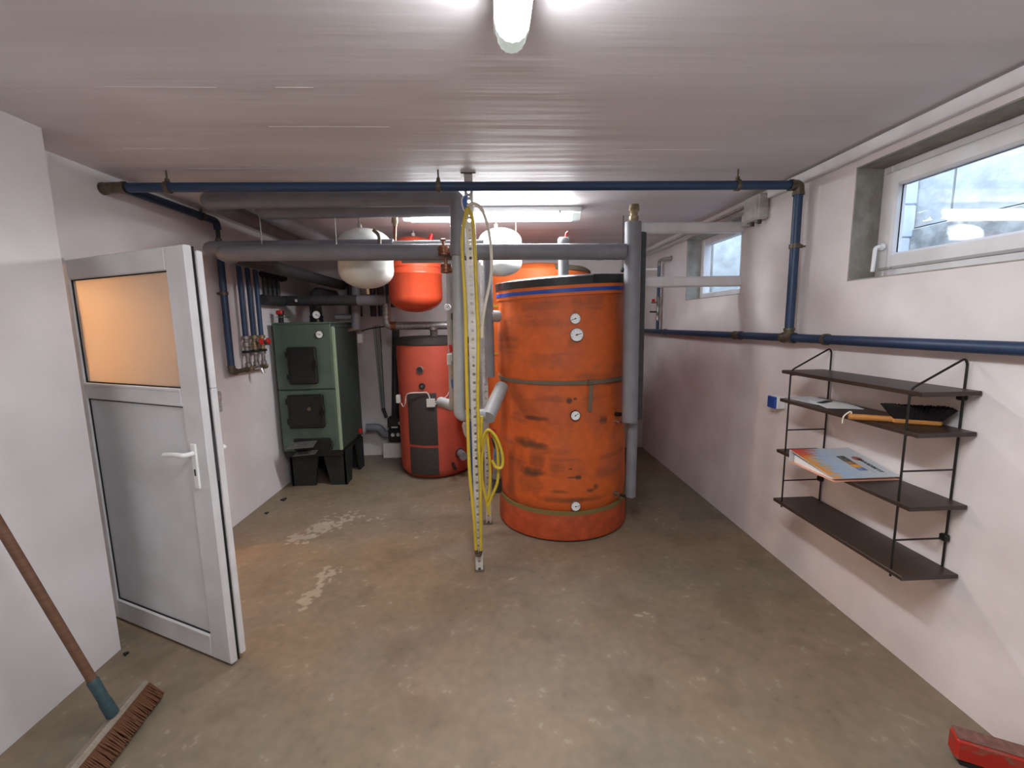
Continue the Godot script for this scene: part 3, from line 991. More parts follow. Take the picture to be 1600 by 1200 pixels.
# a round gauge facing along d
func gauge(parent: Node, at: Vector3, d: Vector3, r: float, turn: float, rim: Material = null) -> void:
	var xf := along(at, d)
	var m := MB.new()
	m.lathe([[0.0, -0.004], [r, -0.004], [r, 0.012], [r * 0.93, 0.014], [r * 0.88, 0.011]], xf, 24, 30)
	var g := part(m, "gauge", rim if rim else M.zinc, parent, "round dial thermometer")
	m = MB.new()
	m.lathe([[r * 0.9, 0.0105], [0.0, 0.0105]], xf, 24)
	part(m, "dial", M.dial, g)
	var up := (Vector3.UP - d * Vector3.UP.dot(d)).normalized()
	var side := up.cross(d)
	var p := at + d * 0.0115
	m = MB.new()
	var dir := up * cos(turn) + side * sin(turn)
	m.box(p + dir * r * 0.25, V(r * 0.09, r * 1.0, 0.001), 0.0, Basis(dir.cross(d), dir, d))
	m.box(p, V(r * 0.22, r * 0.22, 0.0012), 0.0, Basis(side, up, d))
	part(m, "needle", M.ink, g)
	m = MB.new()
	for k in 7:
		var a := -2.0 + 4.0 * k / 6.0
		var e := up * cos(a) + side * sin(a)
		m.box(p + e * r * 0.7, V(r * 0.05, r * 0.16, 0.0006), 0.0, Basis(e.cross(d), e, d))
	part(m, "tick_marks", M.ink, g)

const TC := Vector3(0.52, 0.0, -3.307)

func ring_strip(r: float, y0: float, y1: float, c: Vector3, proud := 0.004, from := 0.0, sweep := TAU, lean := 0.0) -> MB:
	var m := MB.new()
	var t := Transform3D(Basis(Vector3.FORWARD, lean), c) if lean != 0.0 else Transform3D(Basis.IDENTITY, c)
	m.lathe([[r, y0], [r + proud, y0], [r + proud, y1], [r, y1]], t, 64 if sweep > 6 else 24, 30, from, sweep)
	return m

func big_tank() -> void:
	var t := thing("storage_tank", TC, "large scuffed orange jacketed storage tank with a black-edged lid, front centre", "tank")
	var r := 0.474
	var m := MB.new()
	var prof := [[r - 0.012, 0.205]]
	for k in 25:
		var y := 0.215 + (1.735 - 0.215) * k / 24.0
		var soft := 0.008 * sin((y - 0.2) * 7.0) + 0.003 * sin(y * 23.0)
		if absf(y - 1.105) < 0.04:
			soft -= 0.012 * (1.0 - absf(y - 1.105) / 0.04)
		prof.append([r + soft, y])
	m.lathe(prof, Transform3D(Basis.IDENTITY, TC), 72, 50)
	part(m, "jacket", M.orange, t)
	m = MB.new()
	m.lathe([[0.3, 0.012], [0.486, 0.012], [0.491, 0.02], [0.489, 0.19], [0.484, 0.203], [0.45, 0.206]], Transform3D(Basis.IDENTITY, TC), 72, 30)
	part(m, "skirt", M.skirt, t, "orange skirt round the foot of the tank")
	m = MB.new()
	m.lathe([[0.3, 0.0], [0.476, 0.0], [0.476, 0.014], [0.3, 0.014]], Transform3D(Basis.IDENTITY, TC), 64)
	part(m, "foot_ring", M.black, t)
	part(ring_strip(0.476, 0.196, 0.224, TC, 0.012), "lower_strap", M.strap_olive, t, "faded olive strap")
	part(ring_strip(0.47, 1.093, 1.117, TC, 0.008), "middle_strap", M.strap, t, "grey webbing strap")
	part(bx(V(0.622, 1.088, -2.852), V(0.648, 1.122, -2.832), 0.003), "buckle", M.brass_dull, t)
	m = MB.new()
	m.box(V(0.638, 1.0, -2.832), V(0.024, 0.175, 0.005), 0.001, Basis(Vector3.BACK, -0.05))
	part(m, "strap_tail", M.strap, t)
	# the lid leans a little to the left
	var lean := -0.045
	var lid := Transform3D(Basis.IDENTITY, TC + V(0, 1.76, 0)) * Transform3D(Basis(Vector3.BACK, -lean) * Basis(Vector3.RIGHT, 0.03), Vector3.ZERO) * Transform3D(Basis.IDENTITY, V(0, -1.76, 0))
	m = MB.new()
	m.lathe([[0.45, 1.685], [0.482, 1.685], [0.4835, 1.76], [0.476, 1.765]], lid, 64, 30)
	part(m, "lid_edge", M.orange_far, t)
	m = MB.new()
	m.lathe([[0.47, 1.752], [0.489, 1.752], [0.491, 1.80], [0.482, 1.806], [0.42, 1.816], [0.0, 1.83]], lid, 64, 30)
	part(m, "lid", M.tape_black, t, "lid bound with black tape")
	m = MB.new()
	m.lathe([[0.476, 1.706], [0.4865, 1.706], [0.4865, 1.73], [0.476, 1.73]], lid, 64, 30)
	part(m, "blue_tape", M.tape_blue, t, "strip of blue tape")
	m = MB.new()
	m.lathe([[0.484, 1.757], [0.4945, 1.757], [0.4945, 1.808], [0.484, 1.808]], lid, 20, 30, 0.3, 1.0)
	part(m, "tape_overlap", M.black, t)
	gauge(t, V(0.535, 1.522, -2.838), V(0.04, 0, 1).normalized(), 0.036, -1.9)
	gauge(t, V(0.543, 1.419, -2.826), V(0.05, 0, 1).normalized(), 0.045, 1.3)
	gauge(t, V(0.537, 0.889, -2.832), V(0.04, 0, 1).normalized(), 0.034, 1.0, M.black)
	gauge(t, V(0.539, 0.263, -2.824), V(0.04, 0, 1).normalized(), 0.034, 1.45)
	# vent stub through the lid
	m = MB.new()
	m.lathe([[0.0, 2.095], [0.034, 2.093], [0.042, 2.08], [0.043, 2.05], [0.037, 2.04], [0.037, 1.96], [0.039, 1.95], [0.037, 1.94], [0.037, 1.81]], Transform3D(Basis.IDENTITY, V(0.52, 0, -3.2)), 20)
	var stub := part(m, "vent_stub", M.lag_light, t)
	part(tube(smooth([V(0.535, 2.09, -3.2), V(0.54, 2.12, -3.2), V(0.552, 2.13, -3.2)]), 0.008, 8), "vent_cap", M.red_plastic, stub)
	# drain valve and side fittings on the right
	var v := part(tube([V(0.83, 0.292, -2.97), V(0.862, 0.296, -2.9)], 0.014, 12), "drain_valve", M.brass, t)
	part(collar(V(0.842, 0.293, -2.945), V(0.4, 0.05, 1).normalized(), 0.021, 0.03), "nut", M.chrome, v)
	part(tube([V(0.866, 0.30, -2.9), V(0.905, 0.285, -2.905)], 0.009, 8), "lever", M.black, v)
	part(tube([V(0.845, 0.862, -2.97), V(0.868, 0.868, -2.925)], 0.014, 10), "sensor", M.black, t)
	part(tube([V(0.84, 0.81, -2.97), V(0.87, 0.812, -2.93)], 0.011, 10), "plug", M.chrome, t)

func far_tank() -> void:
	var c := V(0.45, 0, -4.43)
	var t := thing("storage_tank", c, "orange jacketed tank with a rounded top, behind the large scuffed one", "tank")
	var r := 0.52
	var m := MB.new()
	m.lathe([[r - 0.03, 0.0], [r, 0.01], [r, 0.5], [r + 0.004, 1.0], [r, 1.4], [r + 0.004, 1.8], [r, 1.955], [r - 0.01, 1.975]], Transform3D(Basis.IDENTITY, c), 56, 50)
	part(m, "jacket", M.orange_far, t)
	m = MB.new()
	m.lathe([[r - 0.01, 1.97], [r - 0.06, 2.0], [r - 0.14, 2.03], [r - 0.25, 2.05], [0.0, 2.06]], Transform3D(Basis(Vector3.BACK, -0.01), c), 56, 50)
	part(m, "rounded_top", M.orange_far, t)
	for y in [1.66, 1.22, 0.75]:
		part(ring_strip(r, y - 0.012, y + 0.012, c, 0.008), "strap", M.strap_yellow, t)
	m = MB.new()
	m.lathe([[r + 0.006, 1.963], [r + 0.006, 1.985], [r - 0.03, 2.01]], Transform3D(Basis.IDENTITY, c), 24, 50, 0.25, 1.1)
	part(m, "top_edge_tape", M.strap, t)

func slim_tank() -> void:
	var c := V(-0.605, 0, -4.51)
	var r := 0.362
	var t := thing("water_heater", c, "slim red jacketed water heater with two dark front panels, beside the boiler", "heater")
	var m := MB.new()
	m.lathe([[0.2, 0.0], [r - 0.04, 0.01], [r - 0.008, 0.05], [r, 0.1], [r + 0.004, 0.5], [r - 0.004, 0.94], [r + 0.003, 1.2], [r, 1.315]], Transform3D(Basis.IDENTITY, c), 56, 60)
	part(m, "jacket", M.red_jacket, t)
	m = MB.new()
	m.lathe([[r + 0.002, 1.305], [r + 0.01, 1.31], [r + 0.008, 1.37], [r - 0.05, 1.385], [0.0, 1.39]], Transform3D(Basis.IDENTITY, c), 56, 30)
	part(m, "black_cap", M.panel, t)
	# two curved dark panels on the front
	for e in [[0.325, 0.0], [0.855, 0.345]]:
		m = MB.new()
		var y1: float = e[0]
		var y0: float = e[1] if e[1] > 0.0 else 0.045
		m.lathe([[r, y0], [r + 0.012, y0 + 0.008], [r + 0.014, y0 + 0.03], [r + 0.014, y1 - 0.02], [r + 0.01, y1 - 0.004], [r, y1]], Transform3D(Basis.IDENTITY, c), 14, 40, 1.4, 0.8)
		for s in [1.4, 2.2]:
			m.quad(c + V(cos(s) * r, y0, sin(s) * r), c + V(cos(s) * (r + 0.013), y0 + 0.02, sin(s) * (r + 0.013)), c + V(cos(s) * (r + 0.013), y1 - 0.01, sin(s) * (r + 0.013)), c + V(cos(s) * r, y1, sin(s) * r), V(-sin(s), 0, cos(s)) * (1.0 if s > 2.0 else -1.0))
		part(m, "front_panel", M.panel, t)
	var on := func(x: float, y: float, proud: float) -> Vector3:
		return V(x, y, c.z + sqrt(r * r - (x - c.x) * (x - c.x)) + proud)
	for g in [[-0.684, 1.077, 0.036, M.zinc], [-0.673, 0.924, 0.03, M.black]]:
		var at: Vector3 = on.call(g[0], g[1], 0.0)
		var d := V(at.x - c.x, 0, at.z - c.z).normalized()
		m = MB.new()
		m.lathe([[g[2], -0.006], [g[2], 0.01], [g[2] * 0.84, 0.013], [g[2] * 0.82, 0.008]], along(at, d), 22)
		var rim := part(m, "gauge", g[3], t)
		m = MB.new()
		m.lathe([[g[2] * 0.84, 0.008], [0.0, 0.008]], along(at, d), 22)
		part(m, "dial", M.panel, rim)
		m = MB.new()
		m.lathe([[0.008, 0.0085], [0.008, 0.012], [0.0, 0.012]], along(at, d), 12)
		part(m, "knob", M.zinc if g[2] < 0.034 else M.black, rim)
	# a small control box with its cable across the front
	part(bx(V(-0.634, 0.725, -4.146), V(-0.552, 0.806, -4.106), 0.006), "control_box", M.grey_box, t)
	part(tube(smooth([V(-0.9, 0.745, -4.26), V(-0.872, 0.72, -4.22), V(-0.845, 0.76, -4.18), V(-0.83, 0.83, -4.17), V(-0.79, 0.862, -4.13), V(-0.68, 0.868, -4.115), V(-0.62, 0.862, -4.115), V(-0.6, 0.8, -4.12)]), 0.0055, 8), "cable", M.wire_white, t)
	part(tube(smooth([V(-0.552, 0.775, -4.125), V(-0.5, 0.79, -4.13), V(-0.44, 0.83, -4.12), V(-0.42, 0.87, -4.12)]), 0.005, 8), "cable", M.wire_white, t)
	part(tube(smooth([V(-0.552, 0.755, -4.125), V(-0.5, 0.765, -4.13), V(-0.43, 0.79, -4.12), V(-0.4, 0.84, -4.12)]), 0.005, 8), "cable", M.wire_white, t)
	part(bx(V(-0.945, 0.75, -4.29), V(-0.905, 0.83, -4.24), 0.006), "junction_box", M.grey_box, t)
	# pipe stubs on the right-hand side
	for e in [[0.66, 0.05, M.lag_light], [0.235, 0.05, M.lag]]:
		part(tube([V(-0.36, e[0], -4.3), V(-0.3, e[0], -4.12)], e[1] * 0.8, 14), "pipe_stub", e[2], t)
		part(collar(V(-0.345, e[0], -4.24), V(0.3, 0, 1), e[1] * 0.95, 0.03), "flange", M.lag_dark, t)
	part(tube([V(-0.42, 0.14, -4.22), V(-0.38, 0.14, -4.06)], 0.016, 10), "drain_cock", M.black, t)

func boiler() -> void:
	var x0 := -1.945
	var x1 := -1.405
	var zf := -4.02
	var zb := -4.69
	var b := thing("boiler", V(-1.675, 0, -4.36), "green solid-fuel boiler with black fire doors on dark legs", "boiler")
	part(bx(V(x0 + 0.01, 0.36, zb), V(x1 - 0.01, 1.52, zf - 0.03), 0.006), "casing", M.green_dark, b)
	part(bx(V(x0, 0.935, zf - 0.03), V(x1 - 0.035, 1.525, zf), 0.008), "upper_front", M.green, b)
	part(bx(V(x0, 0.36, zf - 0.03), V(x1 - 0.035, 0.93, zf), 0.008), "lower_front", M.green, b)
	part(bx(V(x1 - 0.035, 0.36, zf - 0.03), V(x1 - 0.004, 1.5, zf - 0.004), 0.006), "corner_trim", M.green_trim, b)
	part(bx(V(x0 - 0.004, 1.52, zb), V(x1 - 0.03, 1.54, zf + 0.004), 0.006), "top_cover", M.green, b)
	part(bx(V(x1 - 0.03, 1.49, zb), V(x1 + 0.002, 1.51, zf - 0.01), 0.004), "top_edge", M.green_dark, b)
	for e in [[-1.825, -1.572, 0.988, 1.322], [-1.857, -1.540, 0.585, 0.893]]:
		var d := part(bx(V(e[0], e[2], zf), V(e[1], e[3], zf + 0.045), 0.012), "fire_door", M.black_iron, b, "black cast fire door")
		part(bx(V(e[0] + 0.03, e[2] + 0.03, zf + 0.045), V(e[1] - 0.03, e[3] - 0.03, zf + 0.05), 0.004), "raised_panel", M.black_iron, d)
		var ym: float = lerpf(e[2], e[3], 0.52)
		part(tube(smooth([V(e[1] - 0.02, ym - 0.04, zf + 0.05), V(e[1] + 0.012, ym, zf + 0.065), V(e[1] + 0.008, ym + 0.05, zf + 0.06)]), 0.012, 10), "latch", M.black_iron, d)
		for yh in [0.2, 0.8]:
			var y: float = lerpf(e[2], e[3], yh)
			part(tube([V(e[0] - 0.008, y - 0.025, zf + 0.02), V(e[0] - 0.008, y + 0.025, zf + 0.02)], 0.012, 10), "hinge", M.black_iron, d)
	var m := MB.new()
	m.lathe([[0.0, 0.01], [0.016, 0.01], [0.018, 0.0]], along(V(-1.66, 0.765, zf + 0.05), Vector3.BACK), 14)
	part(m, "peephole", M.brass_dull, b)
	part(bx(V(-1.835, 0.375, zf), V(-1.505, 0.485, zf + 0.03), 0.006), "ash_door", M.black_iron, b)
	m = MB.new()
	m.box(V(-1.74, 0.445, zf + 0.075), V(0.24, 0.006, 0.12), 0.001, Basis(Vector3.RIGHT, 0.3) * Basis(Vector3.BACK, 0.06))
	part(m, "ash_flap", M.zinc, b, "bare metal ash flap")
	m = MB.new()
	m.box(V(-1.72, 0.365, zf + 0.05), V(0.2, 0.006, 0.1), 0.001, Basis(Vector3.RIGHT, 0.25) * Basis(Vector3.BACK, 0.08))
	part(m, "ash_flap", M.zinc, b)
	part(tube(smooth([V(-1.5, 0.46, zf + 0.03), V(-1.475, 0.43, zf + 0.06), V(-1.5, 0.36, zf + 0.07)]), 0.011, 8), "ash_door_lever", M.black_iron, b)
	# plinth and legs
	part(bx(V(x0 + 0.02, 0.3, zb + 0.02), V(x1 - 0.02, 0.365, zf - 0.02), 0.004), "underframe", M.black, b)
	for z in [[-4.13, -4.1], [-4.66, -4.63]]:
		for s in [[x0 + 0.015, x0 + 0.28, x0 + 0.02, x0 + 0.235], [x1 - 0.22, x1 - 0.005, x1 - 0.16, x1 - 0.005]]:
			m = MB.new()
			var poly := PackedVector2Array([Vector2(s[0], 0.33), Vector2(s[1], 0.33), Vector2(s[3], 0.0), Vector2(s[2], 0.0)])
			m.prism(poly, z[1] - z[0], Transform3D(Basis.IDENTITY, V(0, 0, z[0])))
			part(m, "leg", M.soot, b)
	for s in [x0 + 0.015, x1 - 0.03]:
		for z in [[-4.33, -4.1], [-4.66, -4.45]]:
			m = MB.new()
			m.prism(PackedVector2Array([Vector2(z[0], 0.33), Vector2(z[1], 0.33), Vector2(z[1], 0.0) if z[1] > -4.2 else Vector2(z[1] - 0.08, 0.0), Vector2(z[0] + 0.08, 0.0) if z[1] > -4.2 else Vector2(z[0], 0.0)]), 0.02, Transform3D(Basis(V(0, 0, 1), V(0, 1, 0), V(-1, 0, 0)), V(s + 0.02, 0, 0)))
			part(m, "side_leg", M.soot, b)
	gauge(b, V(-1.535, 1.43, zf + 0.002), Vector3.BACK, 0.035, -1.3, M.black)
	gauge(b, V(-1.58, 1.605, -4.1), Vector3.BACK, 0.038, 2.2, M.black)
	part(tube([V(-1.58, 1.52, -4.115), V(-1.58, 1.6, -4.115)], 0.01, 10), "gauge_stem", M.brass_dull, b)
	# draught regulator with its red knob and rod
	m = MB.new()
	m.lathe([[0.022, 1.54], [0.022, 1.605], [0.028, 1.61], [0.028, 1.645], [0.0, 1.645]], Transform3D(Basis.IDENTITY, V(-1.9, 0, -4.1)), 16)
	var reg := part(m, "draught_regulator", M.black, b)
	part(bx(V(-1.93, 1.612, -4.125), V(-1.875, 1.65, -4.068), 0.008), "knob", M.red_plastic, reg)
	part(tube([V(-1.93, 1.587, -4.07), V(-1.8, 1.587, -4.07)], 0.0035, 6), "rod", M.chrome, reg)
	# flue
	var f := thing("flue_pipe", V(-1.74, 1.54, -4.5), "dark flue pipe rising from the green boiler", "pipe")
	part(tube(fillet([V(-1.74, 1.5405, -4.5), V(-1.74, 1.835, -4.5), V(-1.74, 1.835, -5.04)], 0.12), 0.056, 20), "pipe", M.lag_dark, f)
	part(collar(V(-1.74, 1.575, -4.5), Vector3.UP, 0.064, 0.06), "collar", M.black, f)
	# tap on the side of the boiler, near its foot
	var k := part(tube([V(x1 - 0.01, 0.4, -4.5), V(x1 + 0.05, 0.4, -4.48)], 0.012, 10), "drain_cock", M.brass, b)
	part(bx(V(x1 + 0.01, 0.41, -4.51), V(x1 + 0.04, 0.45, -4.47), 0.006), "tap_handle", M.red_plastic, k)

func vessel(c: Vector3, r: float, half: float, dome: float, m0: Material, label: String, hang_x: float) -> Node3D:
	var t := thing("expansion_vessel", c + V(0, -half, 0), label, "vessel", "expansion vessels under the ceiling")
	var prof := []
	for k in 9:
		var a := PI / 2 * k / 8.0
		prof.append([r * sin(a), -half + dome * (1.0 - cos(a))])
	prof.append([r, -0.012]); prof.append([r + 0.004, -0.008]); prof.append([r + 0.004, 0.008]); prof.append([r, 0.012])
	for k in 9:
		var a := PI / 2 * (8 - k) / 8.0
		prof.append([r * sin(a), half - dome * (1.0 - cos(a))])
	var m := MB.new()
	m.lathe(prof, Transform3D(Basis.IDENTITY, c), 44, 50)
	part(m, "shell", m0, t)
	m = MB.new()
	m.span(V(c.x + hang_x - 0.014, c.y + half - 0.01, c.z - 0.014), V(c.x + hang_x + 0.014, c.y + half + 0.03, c.z + 0.014), 0.004)
	part(m, "bracket", M.plastic_old, t)
	part(tube([V(c.x + hang_x, c.y + half + 0.02, c.z), V(c.x + hang_x, H, c.z)], 0.006, 8), "hanger", M.zinc, t)
	return t

func vessels() -> void:
	var t := vessel(V(-0.868, 1.962, -3.2), 0.186, 0.204, 0.12, M.vessel, "white expansion vessel left of the red one, under the ceiling", -0.03)
	part(tube([V(-0.868, 1.77, -3.2), V(-0.868, 1.72, -3.2)], 0.012, 10), "neck", M.brass, t)
	t = vessel(V(0.078, 2.045, -3.52), 0.168, 0.182, 0.1, M.vessel, "white expansion vessel right of the steel post, below the strip lamp", -0.03)
	part(tube([V(0.2, 2.16, -3.5), V(0.2, H, -3.5)], 0.005, 6), "hanger", M.zinc, t)
	t = vessel(V(-0.665, 1.935, -4.0), 0.232, 0.325, 0.13, M.red_vessel, "glossy red expansion vessel hanging behind the left white one", 0.0)
	for y in [2.075, 2.045, 1.99]:
		part(ring_strip(0.231, y - 0.004, y + 0.004, V(-0.665, 0, -4.0), 0.004), "seam", M.red_vessel, t)
	part(tube([V(-0.52, 2.2, -3.95), V(-0.5, 2.27, -3.95)], 0.02, 12), "filler_cap", M.red_plastic, t)

func grey_pipes() -> void:
	var zl := -2.86
	var zr := -2.86
	var p := thing("lagged_pipe", V(-0.3, 1.9, zl), "long grey lagged pipe in front, passing over the big orange tank", "pipe")
	part(tube([V(-1.62, 1.957, zl), V(0.859, 1.94, zl)], 0.05, 22), "run", M.lag, p)
	part(tube(fillet([V(-1.56, 1.957, zl), V(-1.64, 1.957, zl), V(-1.64, 1.952, zl - 0.1)], 0.05), 0.0495, 20), "bend", M.lag, p)
	part(collar(V(0.75, 1.941, zl), Vector3.RIGHT, 0.0525, 0.14), "joint", M.lag, p)
	part(tube([V(-1.4, 2.0, zl), V(-1.4, H, zl)], 0.003, 6), "hanger", M.zinc, p)
	part(tube([V(-0.95, 2.0, zl), V(-0.95, H, zl)], 0.003, 6), "hanger", M.zinc, p)
	var back := ["dark lagged pipe running back from the end of the long front pipe", "dark lagged pipe running back along the left wall, lower and outermost", "lagged pipe under the ceiling running back, left of two", "lagged pipe under the ceiling running back, right of two"]
	var rows := [[-1.64, 1.952, zl - 0.1], [-1.78, 1.995, -3.03], [-1.6, 2.217, -2.76], [-1.38, 2.202, -2.93]]
	for k in 4:
		var q := thing("lagged_pipe", V(rows[k][0], rows[k][1], -4.0), back[k], "pipe")
		part(tube([V(rows[k][0], rows[k][1], rows[k][2]), V(rows[k][0], rows[k][1] - 0.005, -5.04)], [0.05, 0.045, 0.048, 0.05][k], 18), "lagging", M.lag_dark if k == 0 else M.lag, q)
	# its neighbour behind
	p = thing("lagged_pipe", V(-1.2, 1.97, -3.0), "grey lagged pipe tucked behind the long front pipe", "pipe")
	part(tube(fillet([V(-1.78, 1.995, -3.03), V(-1.78, 2.0, -2.96), V(-0.62, 2.004, -2.96)], 0.065), 0.045, 18), "lagging", M.lag, p)
	part(tube([V(-0.62, 2.004, -2.96), V(-0.04, 2.006, -2.96)], 0.034, 16), "bare_pipe", M.lag_light, p)
	# riser on the right of the big tank
	p = thing("lagged_riser", V(0.912, 0.83, zr), "thick grey lagged riser at the right side of the big orange tank", "pipe")
	part(tube([V(0.912, 0.83, zr), V(0.908, 2.12, zr)], 0.052, 24), "lagging", M.lag, p)
	var m := MB.new()
	m.lathe([[0.0, 2.228], [0.03, 2.226], [0.034, 2.19], [0.026, 2.18], [0.022, 2.16], [0.03, 2.155], [0.03, 2.135], [0.02, 2.12]], Transform3D(Basis.IDENTITY, V(0.912, 0, zr)), 18)
	part(m, "air_vent", M.brass, p, "brass air vent cap")
	p = thing("lagged_riser", V(0.968, 0.28, -2.93), "slimmer grey riser standing behind the thick one", "pipe")
	part(tube([V(0.978, 0.83, -2.945), V(0.976, 2.07, -2.945)], 0.047, 20), "lagging", M.lag_dark, p)
	part(tube([V(0.95, 0.275, -2.93), V(0.955, 0.84, -2.93)], 0.036, 18), "lower_lagging", M.lag, p)
	# upper pair below the ceiling
	p = thing("lagged_pipe", V(-0.9, 2.17, -2.7), "upper grey lagged pipe just below the ceiling, nearer of two", "pipe")
	part(tube(fillet([V(-0.182, 2.13, -2.7), V(-0.182, 2.232, -2.7), V(-1.6, 2.222, -2.7), V(-1.6, 2.217, -2.76)], 0.06), 0.048, 20), "lagging", M.lag, p)
	p = thing("lagged_pipe", V(-0.8, 2.2, -2.87), "upper grey lagged pipe under the ceiling, farther of two", "pipe")
	part(tube(fillet([V(-0.24, 2.215, -2.87), V(-1.38, 2.205, -2.87), V(-1.38, 2.202, -2.93)], 0.06), 0.05, 20), "lagging", M.lag, p)
	# down pipe beside the post
	p = thing("lagged_riser", V(-0.2, 0.93, -2.74), "grey lagged down pipe just left of the steel post", "pipe")
	part(tube([V(-0.182, 2.135, -2.7), V(-0.19, 1.9, -2.7)], 0.048, 20), "upper_lagging", M.lag, p)
	part(tube([V(-0.19, 1.9, -2.7), V(-0.214, 0.99, -2.7)], 0.036, 20), "lagging", M.lag_light, p)
	part(tube(fillet([V(-0.213, 1.02, -2.7), V(-0.216, 0.93, -2.7), V(-0.06, 0.93, -2.74)], 0.06), 0.036, 18), "foot_bend", M.lag_light, p)
	part(tube([V(-0.04, 0.9, -2.78), V(0.06, 1.06, -3.05)], 0.047, 18), "branch", M.lag_light, p)
	part(tube([V(-0.12, 1.3, -2.72), V(-0.14, 0.98, -2.7)], 0.032, 14), "slanted_pipe", M.lag_light, p)
	part(tube([V(-0.16, 0.9, -2.74), V(-0.16, 0.35, -2.78)], 0.016, 12), "blue_hose", M.blue_plastic, p)
	m = MB.new()
	m.lathe([[0.0, 0.05], [0.04, 0.05], [0.045, 0.03], [0.045, -0.03], [0.03, -0.05]], along(V(-0.16, 0.83, -2.8), V(0.2, -1, 0)), 16)
	part(m, "pump_head", M.lag_light, p)
	# pipe with a thermometer, pump and taps left of it
	p = thing("return_pipe", V(-0.29, 0.75, -3.1), "light grey pipe with thermometer, green pump label and taps, left of the down pipe", "pipe")
	part(tube([V(-0.268, 1.93, -3.1), V(-0.275, 0.98, -3.1)], 0.04, 18), "lagging", M.lag_light, p)
	part(tube(fillet([V(-0.275, 1.0, -3.1), V(-0.28, 0.92, -3.1), V(-0.4, 0.92, -3.3)], 0.04), 0.038, 16), "bend", M.lag_light, p)
	part(tube(fillet([V(-0.6, 1.95, -3.1), V(-0.27, 1.95, -3.1), V(-0.268, 1.88, -3.1)], 0.04), 0.034, 16), "top_bend", M.lag_light, p)
	gauge(p, V(-0.298, 1.615, -3.055), V(-0.1, 0, 1).normalized(), 0.022, 0.9, M.white)
	part(bx(V(-0.272, 1.405, -3.065), V(-0.225, 1.56, -3.04), 0.004), "pump_controller", M.teal, p)
	part(bx(V(-0.275, 1.53, -3.06), V(-0.225, 1.575, -3.035), 0.004), "controller_cap", M.lag_dark, p)
	part(bx(V(-0.315, 1.22, -3.07), V(-0.28, 1.3, -3.03), 0.005), "terminal_box", M.grey_box, p)
	part(tube([V(-0.29, 1.36, -3.05), V(-0.285, 1.31, -3.05)], 0.011, 10), "tap", M.red_plastic, p)
	part(tube([V(-0.275, 1.25, -3.05), V(-0.268, 1.14, -3.05)], 0.022, 12), "valve", M.zinc, p)
	part(tube([V(-0.268, 1.12, -3.05), V(-0.262, 1.06, -3.05)], 0.028, 12), "pump", M.blue_plastic, p)
	part(tube([V(-0.262, 1.04, -3.05), V(-0.256, 0.98, -3.05)], 0.012, 10), "copper_tail", M.copper, p)
	# taps on the front pipes near the post
	for e in [[V(-0.285, 1.945, -2.79), "brown corroded stop tap on the long front pipe"], [V(-0.275, 1.84, -2.8), "second corroded stop tap, just below the long front pipe"]]:
		var at: Vector3 = e[0]
		p = thing("stop_tap", at, e[1], "tap")
		part(collar(at, Vector3.UP, 0.034, 0.05), "body", M.copper, p)
		part(tube([at, at + V(0.07, -0.02, 0.0)], 0.014, 12), "tail", M.copper, p)
		part(tube([at + V(0, 0.02, 0), at + V(0, 0.06, 0)], 0.009, 10), "spindle", M.copper, p)
		m = MB.new()
		m.lathe([[0.0, 0.0], [0.018, 0.0], [0.02, 0.008], [0.0, 0.014]], Transform3D(Basis.IDENTITY, at + V(0, 0.06, 0)), 10)
		part(m, "handwheel", M.copper, p)
	# brass vents standing on the pipes near the white vessel
	p = thing("air_vent", V(-0.618, 2.04, -3.02), "brass air vent on a copper stem beside the left white vessel", "vent")
	part(tube([V(-0.622, 2.03, -3.0), V(-0.618, 2.14, -3.02)], 0.011, 10), "stem", M.copper, p)
	m = MB.new()
	m.lathe([[0.0, 2.195], [0.02, 2.195], [0.022, 2.165], [0.016, 2.155], [0.014, 2.14]], Transform3D(Basis.IDENTITY, V(-0.618, 0, -3.02)), 14)
	part(m, "cap", M.brass, p)
	p = thing("bent_tail_pipe", V(-0.7, 2.03, -2.9), "short bent copper tail on the long front pipe", "pipe")
	part(tube(fillet([V(-0.69, 1.99, -2.88), V(-0.69, 2.06, -2.88), V(-0.725, 2.09, -2.88)], 0.02), 0.011, 10), "pipe", M.brass_dull, p)
	# stub joining the big tank to the pipes
	p = thing("tank_connector", V(-0.03, 1.55, -3.05), "grey lagged stub entering the left side of the big tank", "pipe")
	part(tube([V(-0.02, 2.0, -3.06), V(-0.02, 1.13, -3.06)], 0.032, 16), "upright", M.lag, p)
	part(tube([V(-0.02, 1.55, -3.06), V(0.045, 1.55, -3.12)], 0.04, 16), "stub", M.lag_light, p)

